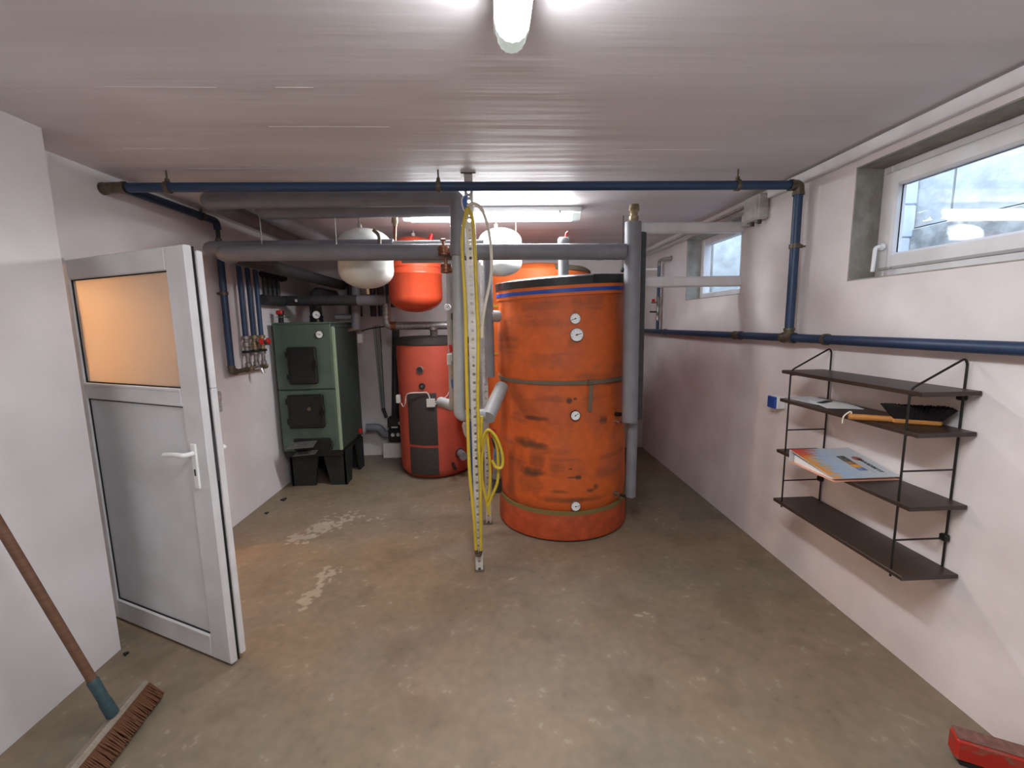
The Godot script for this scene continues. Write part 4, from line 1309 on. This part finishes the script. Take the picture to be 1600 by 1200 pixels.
func back_left_fittings() -> void:
	var p := thing("lagged_pipe", V(-1.4, 1.7, -4.25), "dark lagged pipe running level above the green boiler", "pipe")
	part(tube([V(-1.97, 1.742, -4.25), V(-0.96, 1.735, -4.25)], 0.047, 18), "lagging", M.lag_dark, p)
	part(tube([V(-1.25, 1.735, -4.25), V(-0.98, 1.735, -4.25)], 0.049, 18), "tape_wrap", M.lag, p)
	gauge(p, V(-1.79, 1.74, -4.203), Vector3.BACK, 0.016, 0.5, M.black)
	var q := thing("foil_pipe", V(-0.98, 1.46, -4.25), "foil-wrapped pipe dropping from the dark pipe to the water heater", "pipe")
	part(tube(fillet([V(-0.985, 1.74, -4.25), V(-0.995, 1.495, -4.25), V(-0.42, 1.49, -4.28)], 0.05), 0.038, 16), "foil", M.foil, q)
	part(tube([V(-0.56, 1.49, -4.27), V(-0.56, 1.392, -4.3)], 0.036, 14), "branch", M.foil, q)
	part(collar(V(-0.93, 1.494, -4.25), Vector3.RIGHT, 0.042, 0.05), "union", M.copper, q)
	part(collar(V(-0.56, 1.47, -4.272), Vector3.UP, 0.048, 0.04), "tee", M.zinc, q)
	p = thing("lagged_drop", V(-1.33, 1.46, -4.35), "upright grey lagged pipe between the boiler and the white vessel", "pipe")
	part(tube([V(-1.33, 1.47, -4.4), V(-1.3, 1.93, -4.4)], 0.042, 18), "lagging", M.lag, p)
	part(tube([V(-1.395, 1.47, -4.38), V(-1.3, 1.46, -4.38)], 0.016, 10), "valve", M.brass, p)
	part(tube([V(-1.375, 1.455, -4.3), V(-1.36, 1.455, -4.38)], 0.007, 8), "lever", M.chrome, p)
	part(collar(V(-1.38, 1.463, -4.38), Vector3.RIGHT, 0.026, 0.03), "nut", M.copper, p)
	part(tube(smooth([V(-1.28, 1.45, -4.4), V(-1.2, 1.47, -4.4), V(-1.05, 1.49, -4.4)]), 0.006, 8), "wire", M.black, p)
	part(bx(V(-1.32, 1.33, -4.44), V(-1.27, 1.42, -4.38), 0.006), "sensor_box", M.grey_box, p)
	part(tube([V(-1.52, 1.585, -4.42), V(-1.35, 1.585, -4.42)], 0.03, 14), "side_branch", M.lag, p)
	# row of pipes on the back wall
	p = thing("pipe_row", V(-1.4, 1.75, -4.95), "dark upright pipes on the back wall above the level pipe", "pipe")
	for x in [-1.535, -1.455, -1.3, -1.215]:
		part(tube([V(x, 1.6, -4.97), V(x, 2.13, -4.97)], 0.034, 12), "pipe", M.lag_dark, p)
	part(bx(V(-1.16, 1.7, -5.045), V(-1.0, 1.95, -4.97), 0.01), "distribution_box", M.lag_dark, p)
	# dark manifold on the left wall
	p = thing("manifold", V(-1.95, 1.65, -4.0), "dark heating manifold high on the left wall behind the risers", "manifold")
	part(tube([V(-1.93, 1.735, -3.88), V(-1.93, 1.735, -4.2)], 0.045, 16), "lower_header", M.lag_dark, p)
	part(tube([V(-1.93, 1.95, -3.9), V(-1.93, 1.95, -4.3)], 0.03, 14), "upper_header", M.black, p)
	for z in [-3.92, -4.0, -4.08, -4.16]:
		part(tube([V(-1.93, 1.75, z), V(-1.93, 1.95, z)], 0.017, 10), "link", M.lag_dark, p)
		var m := MB.new()
		m.lathe([[0.0, 0.0], [0.026, 0.0], [0.026, 0.012], [0.0, 0.016]], along(V(-1.9, 1.93, z), V(1, 0, 0)), 12)
		part(m, "handwheel", M.black_iron, p)
	part(tube([V(-1.93, 2.06, -3.42), V(-1.86, 2.06, -3.7)], 0.012, 10), "cross_pipe", M.brass_dull, p)
	# bundle of conduits on the back wall
	p = thing("conduit_bundle", V(-1.28, 0.55, -5.0), "bundle of thin grey conduits on the back wall beside the boiler", "conduit")
	for k in 4:
		part(tube([V(-1.325 + 0.024 * k, 1.5, -5.03), V(-1.29 + 0.012 * k, 0.55, -5.03)], 0.007, 8), "conduit", M.lag_light if k % 2 == 0 else M.lag, p)
	part(tube([V(-1.27, 0.56, -5.02), V(-1.235, 0.45, -5.015)], 0.02, 12), "sleeve", M.lag_dark, p)
	# pump station by the heater foot
	p = thing("pump_station", V(-1.15, 0.2, -4.9), "black pump station with white dials low on the back wall", "pump")
	part(bx(V(-1.2, 0.19, -5.04), V(-0.98, 0.34, -4.9), 0.012), "lower_block", M.black, p)
	part(bx(V(-1.21, 0.33, -5.04), V(-1.02, 0.47, -4.93), 0.02), "upper_block", M.panel, p)
	gauge(p, V(-1.145, 0.275, -4.898), Vector3.BACK, 0.022, 1.0, M.lag)
	gauge(p, V(-1.085, 0.275, -4.898), Vector3.BACK, 0.022, 1.0, M.lag)
	gauge(p, V(-1.065, 0.4, -4.93), Vector3.BACK, 0.022, 1.0, M.lag)
	part(bx(V(-1.165, 0.345, -4.932), V(-1.095, 0.36, -4.926)), "label_strip", M.white, p)
	part(tube(fillet([V(-1.44, 0.36, -4.92), V(-1.3, 0.36, -4.92), V(-1.26, 0.27, -4.95), V(-1.2, 0.26, -4.97)], 0.06), 0.045, 16), "pipe", M.lag, p)
	p = thing("lagged_riser", V(-1.12, 0.4, -4.98), "dark upright pipe on the back wall left of the water heater", "pipe")
	part(tube([V(-1.125, 0.47, -4.98), V(-1.07, 1.46, -4.98)], 0.04, 16), "lagging", M.lag_dark, p)
	# low concrete kerb along the back wall
	structure(bx(V(-1.27, 0.0, -5.06), V(-0.7, 0.17, -4.9), 0.008), "trim_2", M.wall, "low white kerb at the foot of the back wall", "kerb")

func post(at: Vector3, top: float, w: float, label: String) -> Node3D:
	var t := thing("steel_post", at, label, "post", "perforated steel posts")
	var m := MB.new()
	m.punched(at, Vector3.RIGHT, Vector3.UP, w, top - at.y - 0.06, 0.003)
	m.span(at + V(-w * 0.5, top - at.y - 0.062, -0.0015), at + V(w * 0.5, top - at.y, 0.0015))
	part(m, "front_flange", M.zinc_post, t)
	m = MB.new()
	m.punched(at + V(-w * 0.5 + 0.0015, 0, -w * 0.5), Vector3.BACK, Vector3.UP, w, top - at.y - 0.06, 0.003)
	m.span(at + V(-w * 0.5, top - at.y - 0.062, -w), at + V(-w * 0.5 + 0.003, top - at.y, 0))
	part(m, "side_flange", M.zinc_post, t)
	return t

func posts_and_hoses() -> void:
	var pz := -2.523
	var t := post(V(-0.11, 0.0, pz), H, 0.046, "tall perforated steel angle post in front, from floor to ceiling")
	part(bx(V(-0.15, H - 0.006, pz - 0.05), V(-0.07, H, pz + 0.012), 0.001), "head_plate", M.brass_dull, t)
	part(bx(V(-0.14, 0.0, pz - 0.05), V(-0.082, 0.006, pz + 0.02), 0.001), "foot_plate", M.brass_dull, t)
	part(tube([V(-0.115, 2.12, pz + 0.002), V(-0.118, 2.12, pz + 0.04), V(-0.118, 2.14, pz + 0.05)], 0.004, 8), "hook", M.zinc, t)
	t = post(V(-0.058, 0.0, -3.16), 2.0, 0.04, "second perforated steel post, shorter, standing behind the front one")
	part(bx(V(-0.1, 0.0, -3.21), V(-0.03, 0.006, -3.14), 0.001), "foot_plate", M.brass_dull, t)
	# blue and white tag tied to the post
	var tag_thing := thing("hose_tie", V(-0.12, 2.1, pz), "blue and white tie holding the hose high on the post", "tie")
	part(bx(V(-0.14, 2.11, pz + 0.004), V(-0.12, 2.19, pz + 0.012), 0.002), "blue_band", M.blue_plastic, tag_thing)
	part(tube(smooth([V(-0.125, 2.195, pz + 0.01), V(-0.148, 2.17, pz + 0.01), V(-0.14, 2.12, pz + 0.01), V(-0.122, 2.1, pz + 0.012)]), 0.004, 8), "white_cord", M.white, tag_thing)
	# long yellow hose doubled over the hook
	var z := -2.492
	var h := thing("yellow_hose", V(-0.11, 0.14, z), "long yellow hose hung from the post almost down to the floor", "hose")
	var left := [V(-0.118, 2.118, z + 0.016), V(-0.132, 2.07, z + 0.008), V(-0.15, 1.97, z), V(-0.152, 1.85, z), V(-0.147, 1.68, z), V(-0.146, 1.5, z), V(-0.15, 1.2, z), V(-0.152, 0.95, z), V(-0.152, 0.75, z), V(-0.148, 0.6, z), V(-0.132, 0.34, z), V(-0.127, 0.145, z - 0.01)]
	var right := [V(-0.118, 2.118, z + 0.016), V(-0.1, 2.09, z + 0.008), V(-0.088, 2.03, z), V(-0.083, 1.85, z), V(-0.08, 1.6, z), V(-0.078, 1.43, z), V(-0.09, 1.1, z), V(-0.092, 0.9, z), V(-0.093, 0.75, z), V(-0.09, 0.55, z), V(-0.097, 0.145, z)]
	part(tube(smooth(left), 0.0098, 12), "strand", M.yellow, h)
	part(tube(smooth(right), 0.0098, 12), "strand", M.yellow, h)
	part(tube(smooth([V(-0.127, 0.15, z - 0.01), V(-0.121, 0.118, z - 0.012), V(-0.104, 0.118, z - 0.004), V(-0.097, 0.15, z)]), 0.0112, 10), "lower_loop", M.brass_dull, h)
	# coil at knee height
	var zc := -2.56
	h = thing("yellow_hose", V(-0.03, 0.33, zc), "coiled yellow hose end looped beside the post at knee height", "hose")
	part(tube(smooth([V(-0.07, 0.97, zc + 0.06), V(-0.08, 0.85, zc + 0.045), V(-0.086, 0.75, zc), V(-0.064, 0.84, zc), V(-0.034, 0.872, zc), V(0.008, 0.83, zc), V(0.038, 0.75, zc), V(0.047, 0.68, zc), V(0.035, 0.64, zc + 0.01), V(0.003, 0.648, zc + 0.015), V(-0.018, 0.69, zc + 0.015)]), 0.0095, 10), "loop", M.yellow, h)
	part(tube(smooth([V(-0.034, 0.872, zc - 0.022), V(-0.064, 0.8, zc - 0.022), V(-0.08, 0.68, zc - 0.022), V(-0.082, 0.56, zc - 0.02), V(-0.062, 0.44, zc - 0.02), V(-0.042, 0.335, zc - 0.02)]), 0.0095, 10), "loop", M.yellow, h)
	part(tube(smooth([V(-0.045, 0.84, zc - 0.03), V(-0.036, 0.72, zc - 0.03), V(-0.032, 0.58, zc - 0.03), V(-0.045, 0.46, zc - 0.02), V(-0.06, 0.42, zc - 0.02)]), 0.0095, 10), "loop", M.yellow, h)
	part(tube(smooth([V(-0.02, 0.85, zc - 0.03), V(0.01, 0.78, zc - 0.032), V(0.018, 0.68, zc - 0.032), V(0.012, 0.54, zc - 0.03), V(-0.03, 0.44, zc - 0.022), V(-0.05, 0.38, zc - 0.018)]), 0.0095, 10), "loop", M.yellow, h)
	# white cable loop
	h = thing("white_cable", V(-0.02, 1.5, -2.48), "loop of white cable hanging to the right of the post", "cable")
	var zw := -2.476
	part(tube(smooth([V(-0.118, 2.125, zw), V(-0.085, 2.14, zw), V(-0.045, 2.115, zw), V(-0.015, 2.04, zw), V(0.002, 1.94, zw), V(0.006, 1.83, zw), V(-0.004, 1.73, zw), V(-0.03, 1.62, zw), V(-0.05, 1.52, zw - 0.02), V(-0.058, 1.42, zw - 0.045)]), 0.0085, 10), "cable", M.cable, h)
	# red tap on a dark hose near the second post
	h = thing("hose_tap", V(-0.03, 0.5, -2.98), "red-handled tap with a blue lever beside the hose coil", "tap")
	var m := MB.new()
	m.lathe([[0.0, 0.03], [0.03, 0.028], [0.034, 0.0], [0.0, -0.004]], along(V(-0.02, 0.75, -2.97), V(0.1, 0.1, 1)), 16)
	part(m, "handwheel", M.red_plastic, h)
	part(tube([V(-0.02, 0.75, -3.0), V(0.02, 0.6, -3.02)], 0.018, 10), "body", M.lag_dark, h)
	part(tube(smooth([V(-0.01, 0.72, -2.96), V(0.01, 0.66, -2.955), V(0.0, 0.58, -2.96)]), 0.007, 8), "lever", M.blue_plastic, h)
	part(tube([V(0.02, 0.62, -3.04), V(0.01, 0.4, -3.04)], 0.03, 14), "pipe", M.lag, h)
	part(tube([V(0.01, 0.4, -3.04), V(0.01, 0.3, -3.04)], 0.036, 14), "foot_valve", M.lag_dark, h)

func wall_shelf() -> void:
	var x0 := 1.536
	var x1 := 1.762
	var z0 := -2.262
	var z1 := -1.488
	var ys := [1.229, 1.077, 0.796, 0.518]
	var s := thing("wall_shelf", V(1.7, 0.5, -1.875), "black wire wall shelf with four dark brown boards on the right wall", "shelf")
	for y in ys:
		part(bx(V(x0, y - 0.017, z0), V(x1, y, z1), 0.002), "shelf_board", M.shelf, s)
	for z in [-2.205, -1.546]:
		var f := 1.547
		var b := 1.757
		var m := MB.new()
		m.tube(fillet([V(f, 0.487, z), V(f, 1.232, z), V(b - 0.012, 1.342, z), V(b, 1.325, z), V(b, 0.5, z)], 0.022, 5), 0.0042, 10)
		var side := part(m, "wire_side", M.wire, s)
		for y in [0.915, 0.637]:
			part(tube([V(f, y, z), V(b, y, z)], 0.0036, 8), "rung", M.wire, side)
		for y in ys:
			part(tube([V(f, y - 0.0205, z), V(b, y - 0.0205, z)], 0.0036, 8), "rung", M.wire, side)
		for y in [0.639, 1.199]:
			part(bx(V(b - 0.014, y - 0.014, z - 0.018), V(XR, y + 0.014, z + 0.012), 0.005), "wall_clip", M.wire, side)
	# sheets of paper
	var y2: float = ys[1]
	var m := MB.new()
	m.box(V(1.655, y2 + 0.0013, -2.17), V(0.16, 0.0016, 0.21), 0.0, Basis(Vector3.UP, 0.12))
	solid(m, "paper_sheet", M.paper_old, V(1.655, y2, -2.17), "white sheet of paper on the second shelf, at its far end", "paper", "papers on the second shelf")
	m = MB.new()
	m.box(V(1.66, y2 + 0.0036, -2.03), V(0.15, 0.0016, 0.2), 0.0, Basis(Vector3.UP, -0.3))
	solid(m, "paper_sheet", M.paper, V(1.66, y2 + 0.002, -2.03), "white sheet overlapping another on the second shelf, nearer the brush", "paper", "papers on the second shelf")
	m = MB.new()
	m.box(V(1.655, y2 + 0.0063, -2.095), V(0.1, 0.003, 0.026), 0.0, Basis(Vector3.UP, 0.5))
	solid(m, "paper_strip", M.ink, V(1.655, y2 + 0.004, -2.095), "narrow dark strip lying across the two papers", "strip")
	# hand brush, bristles upwards
	var a := V(1.478, y2 + 0.014, -1.735)
	var e := V(1.735, y2 + 0.014, -1.585)
	var d := (e - a).normalized()
	var side2 := d.cross(Vector3.UP)
	var B := Basis(d, Vector3.UP, -side2)
	var br := thing("hand_brush", V(1.6, y2, -1.66), "hand brush lying bristles up, pale wooden handle over the shelf edge", "brush")
	m = MB.new()
	m.tube(smooth([a, a + d * 0.04, a + d * 0.1, a + d * 0.15], 3), 0.0125, 12)
	part(m, "handle", M.wood, br)
	m = MB.new()
	m.box(a + d * 0.215 + V(0, -0.002, 0), V(0.15, 0.022, 0.042), 0.006, B)
	part(m, "head", M.wood, br)
	m = MB.new()
	m.tube(smooth([a + d * 0.01 + V(0, 0.01, 0), a + d * 0.005 + V(0, 0.02, 0), a + V(-0.015, 0.0, -0.005), a + V(-0.02, -0.03, -0.005)]), 0.003, 8)
	part(m, "cord_loop", M.cable, br)
	var rng := RandomNumberGenerator.new()
	rng.seed = 11
	m = MB.new()
	for i in 40:
		for j in 9:
			var u := i / 39.0 - 0.5
			var w := j / 8.0 - 0.5
			var p := a + d * (0.215 + u * 0.14) + side2 * (w * 0.034) + V(0, 0.008, 0)
			var q := p + d * (u * 0.07 + rng.randf_range(-0.002, 0.002)) + side2 * (w * 0.04 + rng.randf_range(-0.003, 0.003)) + V(0, 0.05 + rng.randf_range(-0.002, 0.002), 0)
			m.tube([p, q], 0.0032, 4, true, 0.0026)
	part(m, "bristles", M.bristle_dark, br).set_meta("kind", "stuff")
	# ring binder, spine to the back, cover sagging towards the camera
	var yb: float = ys[2]
	var bn := thing("ring_binder", V(1.61, yb, -1.9), "ring binder with a blue and flame-coloured printed cover on the third shelf", "binder")
	var bx0 := 1.458
	var bx1 := 1.757
	var bz0 := -2.045
	var bz1 := -1.76
	var hi := 0.06
	var lo := 0.014
	part(bx(V(bx0, yb + 0.0005, bz0), V(bx1, yb + 0.003, bz1)), "back_cover", M.binder_back, bn)
	part(bx(V(bx0, yb + 0.0005, bz0 - 0.002), V(bx1, yb + hi, bz0 + 0.001)), "spine", M.paper_old, bn)
	m = MB.new()
	var c := [V(bx0, yb + hi, bz0), V(bx1, yb + hi, bz0), V(bx1, yb + lo, bz1), V(bx0, yb + lo, bz1)]
	var t3 := V(0, 0.0025, 0)
	m.quad(c[0] + t3, c[1] + t3, c[2] + t3, c[3] + t3, Vector3.UP, [Vector2(0, 1), Vector2(0, 0), Vector2(1, 0), Vector2(1, 1)])
	part(m, "front_cover_print", binder_print(), bn)
	m = MB.new()
	m.quad(c[0], c[1], c[2], c[3], Vector3.DOWN)
	for i in 4:
		var p: Vector3 = c[i]
		var q: Vector3 = c[(i + 1) % 4]
		m.quad(p, q, q + t3, p + t3, (p + q) * 0.5 - V(1.6, yb + 0.03, -1.9))
	part(m, "front_cover", M.paper_old, bn)
	m = MB.new()
	var k0 := bx0 + 0.012
	var k1 := bx1 - 0.03
	var poly := PackedVector2Array([Vector2(bz0 + 0.02, 0.004), Vector2(bz1 - 0.02, 0.004), Vector2(bz1 - 0.02, lo * 0.8), Vector2(bz0 + 0.02, hi * 0.62)])
	m.prism(poly, k1 - k0, Transform3D(Basis(V(0, 0, 1), V(0, 1, 0), V(1, 0, 0)), V(k0, yb, 0)))
	part(m, "page_block", M.paper, bn)
	var tm := TextMesh.new()
	tm.text = "BRAADBETT"
	var fnt := SystemFont.new()
	fnt.font_names = PackedStringArray(["Droid Sans"])
	fnt.font_weight = 700
	tm.font = fnt
	tm.font_size = 16
	tm.pixel_size = 0.0015
	tm.depth = 0.0006
	var txt := MeshInstance3D.new()
	txt.name = "cover_lettering"
	txt.mesh = tm
	txt.material_override = M.ink
	var slope: Vector3 = (c[3] - c[0]).normalized()
	txt.basis = Basis(slope, V(1, 0, 0), slope.cross(V(1, 0, 0)))
	txt.position = V(1.71, yb + lerpf(hi, lo, 0.64) + 0.0035, lerpf(bz0, bz1, 0.64)) - bn.position
	bn.add_child(txt)

func small_wall_things() -> void:
	# cable trunking along the top of the right wall
	var t := thing("cable_trunking", V(1.75, 2.245, -0.8), "long white cable trunking along the top of the right wall", "trunking")
	part(bx(V(1.732, 2.243, -2.8), V(XR, 2.298, 1.2), 0.004), "trunking", M.plastic, t)
	# junction box and conduits
	t = thing("junction_box", V(1.72, 2.12, -2.88), "grey square junction box under the ceiling on the right wall", "box")
	part(bx(V(1.69, 2.13, -2.98), V(XR, 2.285, -2.82), 0.01), "box", M.grey_box, t)
	part(bx(V(1.683, 2.138, -2.972), V(1.692, 2.277, -2.828), 0.005), "lid", M.grey_box, t)
	for z in [-2.94, -2.86]:
		var m := MB.new()
		m.lathe([[0.0, 0.0], [0.012, 0.0], [0.012, -0.025], [0.0, -0.025]], Transform3D(Basis.IDENTITY, V(1.73, 2.13, z)), 10)
		part(m, "cable_gland", M.lag_dark, t)
	part(bx(V(1.715, 2.12, -3.05), V(XR, 2.2, -2.985), 0.005), "side_box", M.grey_box, t)
	for k in 2:
		t = thing("conduit", V(1.74, 2.26, -4.0), ["upper grey conduit along the right wall behind the junction box", "lower grey conduit along the right wall behind the junction box"][k], "conduit")
		part(tube(fillet([V(1.745, 2.262 - 0.04 * k, -2.98), V(1.745, 2.262 - 0.04 * k, -4.9 - 0.04 * k), V(1.5, 2.262 - 0.04 * k, -5.02)], 0.06), 0.011, 10), "conduit", M.plastic_old, t)
	# blue and white socket behind the shelf
	t = thing("wall_socket", V(1.74, 0.95, -2.58), "blue and white wall socket left of the wire shelf", "socket")
	part(bx(V(1.712, 0.955, -2.622), V(XR, 1.032, -2.542), 0.006), "body", M.white, t)
	part(bx(V(1.698, 0.958, -2.62), V(1.714, 1.03, -2.545), 0.005), "blue_cover", M.tape_blue, t)
	# switch and socket on the left wall
	t = thing("switch_socket", V(XL, 0.9, -3.21), "cream switch and socket plate on the left wall by the door edge", "switch")
	part(bx(V(XL, 0.898, -3.252), V(XL + 0.022, 1.05, -3.172), 0.006), "plate", M.plastic_old, t)
	part(bx(V(XL + 0.02, 0.985, -3.244), V(XL + 0.03, 1.042, -3.18), 0.004), "rocker", M.plastic_old, t)
	var m := MB.new()
	m.lathe([[0.0, 0.0], [0.028, 0.0], [0.028, 0.006], [0.02, 0.004], [0.0, 0.003]], along(V(XL + 0.021, 0.94, -3.212), Vector3.RIGHT), 18)
	var face := part(m, "socket_face", M.plastic_old, t)
	for dz in [-0.009, 0.009]:
		part(tube([V(XL + 0.02, 0.94, -3.212 + dz), V(XL + 0.0275, 0.94, -3.212 + dz)], 0.003, 8), "contact", M.ink, face)
	# keys on a nail
	t = thing("key_bunch", V(XL, 0.4, -3.16), "two brown keys hanging from a nail on the left wall", "keys")
	part(tube([V(XL, 0.52, -3.155), V(XL + 0.02, 0.523, -3.155)], 0.003, 8), "nail", M.brass_dull, t)
	for k in 2:
		var z := -3.15 - 0.035 * k
		var y := 0.505 - 0.055 * k
		m = MB.new()
		m.lathe([[0.008, -0.003], [0.02, -0.003], [0.02, 0.003], [0.008, 0.003]], along(V(XL + 0.012, y, z), Vector3.RIGHT), 16)
		m.span(V(XL + 0.009, y - 0.085, z - 0.005), V(XL + 0.015, y - 0.018, z + 0.005), 0.001)
		m.span(V(XL + 0.009, y - 0.085, z - 0.015), V(XL + 0.015, y - 0.066, z - 0.004), 0.001)
		part(m, "key", M.brass_dull if k == 0 else M.copper, t)
	# small black bell pull hanging by the tank
	t = thing("hanging_sensor", V(0.86, 1.8, -3.4), "small black sensor hanging on a wire beside the grey riser", "sensor")
	m = MB.new()
	m.lathe([[0.0, -0.02], [0.014, -0.014], [0.018, 0.0], [0.012, 0.014], [0.0, 0.02]], Transform3D(Basis.IDENTITY, V(1.035, 1.9, -3.5)), 14, 60)
	part(m, "sensor", M.black, t)
	part(tube([V(1.035, 1.915, -3.5), V(1.035, H, -3.5)], 0.003, 6), "wire", M.black, t)

func floor_things() -> void:
	# broom
	var b := thing("broom", V(-1.4, 0, -1.47), "broom with worn wooden handle and brown bristles leaning at the left", "broom")
	var h0 := V(-1.43, 0, -1.665)
	var h1 := V(-1.375, 0, -1.16)
	var d := (h1 - h0).normalized()
	var s := d.cross(Vector3.UP)
	var B := Basis(d, Vector3.UP, -s) * Basis(Vector3.RIGHT, -0.5)
	var m := MB.new()
	m.box((h0 + h1) * 0.5 + V(-0.016, 0.078, 0), V((h1 - h0).length(), 0.024, 0.05), 0.006, B)
	part(m, "head", M.wood_grey, b)
	var rng := RandomNumberGenerator.new()
	rng.seed = 5
	m = MB.new()
	for i in 96:
		for j in 8:
			var u := i / 95.0
			var w := j / 7.0 - 0.5
			var p := h0.lerp(h1, u) + V(-0.016, 0.078, 0) + B * V(0, -0.01, w * 0.042)
			var q := h0.lerp(h1, u) + V(0.038 + w * 0.05 + rng.randf_range(-0.006, 0.006), 0.004 + maxf(0.0, w) * 0.05 + rng.randf_range(0.0, 0.006), 0) + d * rng.randf_range(-0.01, 0.01)
			m.tube([p, q], 0.0034, 4, true, 0.0028)
	part(m, "bristles", M.bristle, b).set_meta("kind", "stuff")
	var base := V(-1.42, 0.1, -1.497)
	var via := V(-1.628, 0.872, -1.44)
	var dir := (via - base).normalized()
	part(tube([base + dir * 0.13, base + dir * 1.32], 0.0145, 16), "handle", M.wood_old, b)
	m = MB.new()
	m.lathe([[0.012, 0.0], [0.02, 0.004], [0.0195, 0.06], [0.017, 0.075], [0.018, 0.16], [0.0155, 0.165]], along(base, dir), 18)
	part(m, "socket", M.teal_metal, b, "blue-grey metal socket")
	part(tube([base + V(0, -0.02, 0), base + dir * 0.06], 0.012, 10), "bracket", M.zinc, b)
	# red worn metal case in the corner of the frame
	var r := thing("metal_case", V(1.62, 0, -1.2), "worn red painted metal case on the floor in the right foreground", "case")
	var R := Basis(Vector3.UP, -0.513)
	var corner := V(1.522, 0, -1.225)
	m = MB.new()
	m.box(corner + R * V(0.12, 0.058, -0.032), V(0.24, 0.08, 0.064), 0.008, R)
	part(m, "body", M.red_worn, r)
	m = MB.new()
	m.box(corner + R * V(0.12, 0.1, -0.032), V(0.234, 0.006, 0.056), 0.003, R)
	part(m, "lid", M.case_top, r, "lid with the paint worn to dull metal")
	m = MB.new()
	m.box(corner + R * V(0.12, 0.009, -0.03), V(0.21, 0.018, 0.05), 0.003, R)
	part(m, "base", M.rubber, r)
	# scraps on the floor
	var spots := [[V(-1.86, 0, -3.77), 0.05, "black plastic scrap on the floor near the boiler legs"], [V(-1.866, 0, -3.49), 0.03, "small dark scrap on the floor by the left wall"], [V(-1.74, 0, -1.94), 0.022, "dark scrap on the floor at the corner of the near wall"]]
	for e in spots:
		m = MB.new()
		var k: float = e[1]
		m.box(e[0] + V(0, 0.006, 0), V(k, 0.012, k * 0.45), 0.003, Basis(Vector3.UP, k * 20.0))
		m.box(e[0] + V(k * 0.2, 0.004, k * 0.4), V(k * 0.3, 0.008, k * 0.6), 0.002, Basis(Vector3.UP, 0.5))
		solid(m, "floor_scrap", M.black, e[0], e[2], "scrap", "dark scraps on the floor")
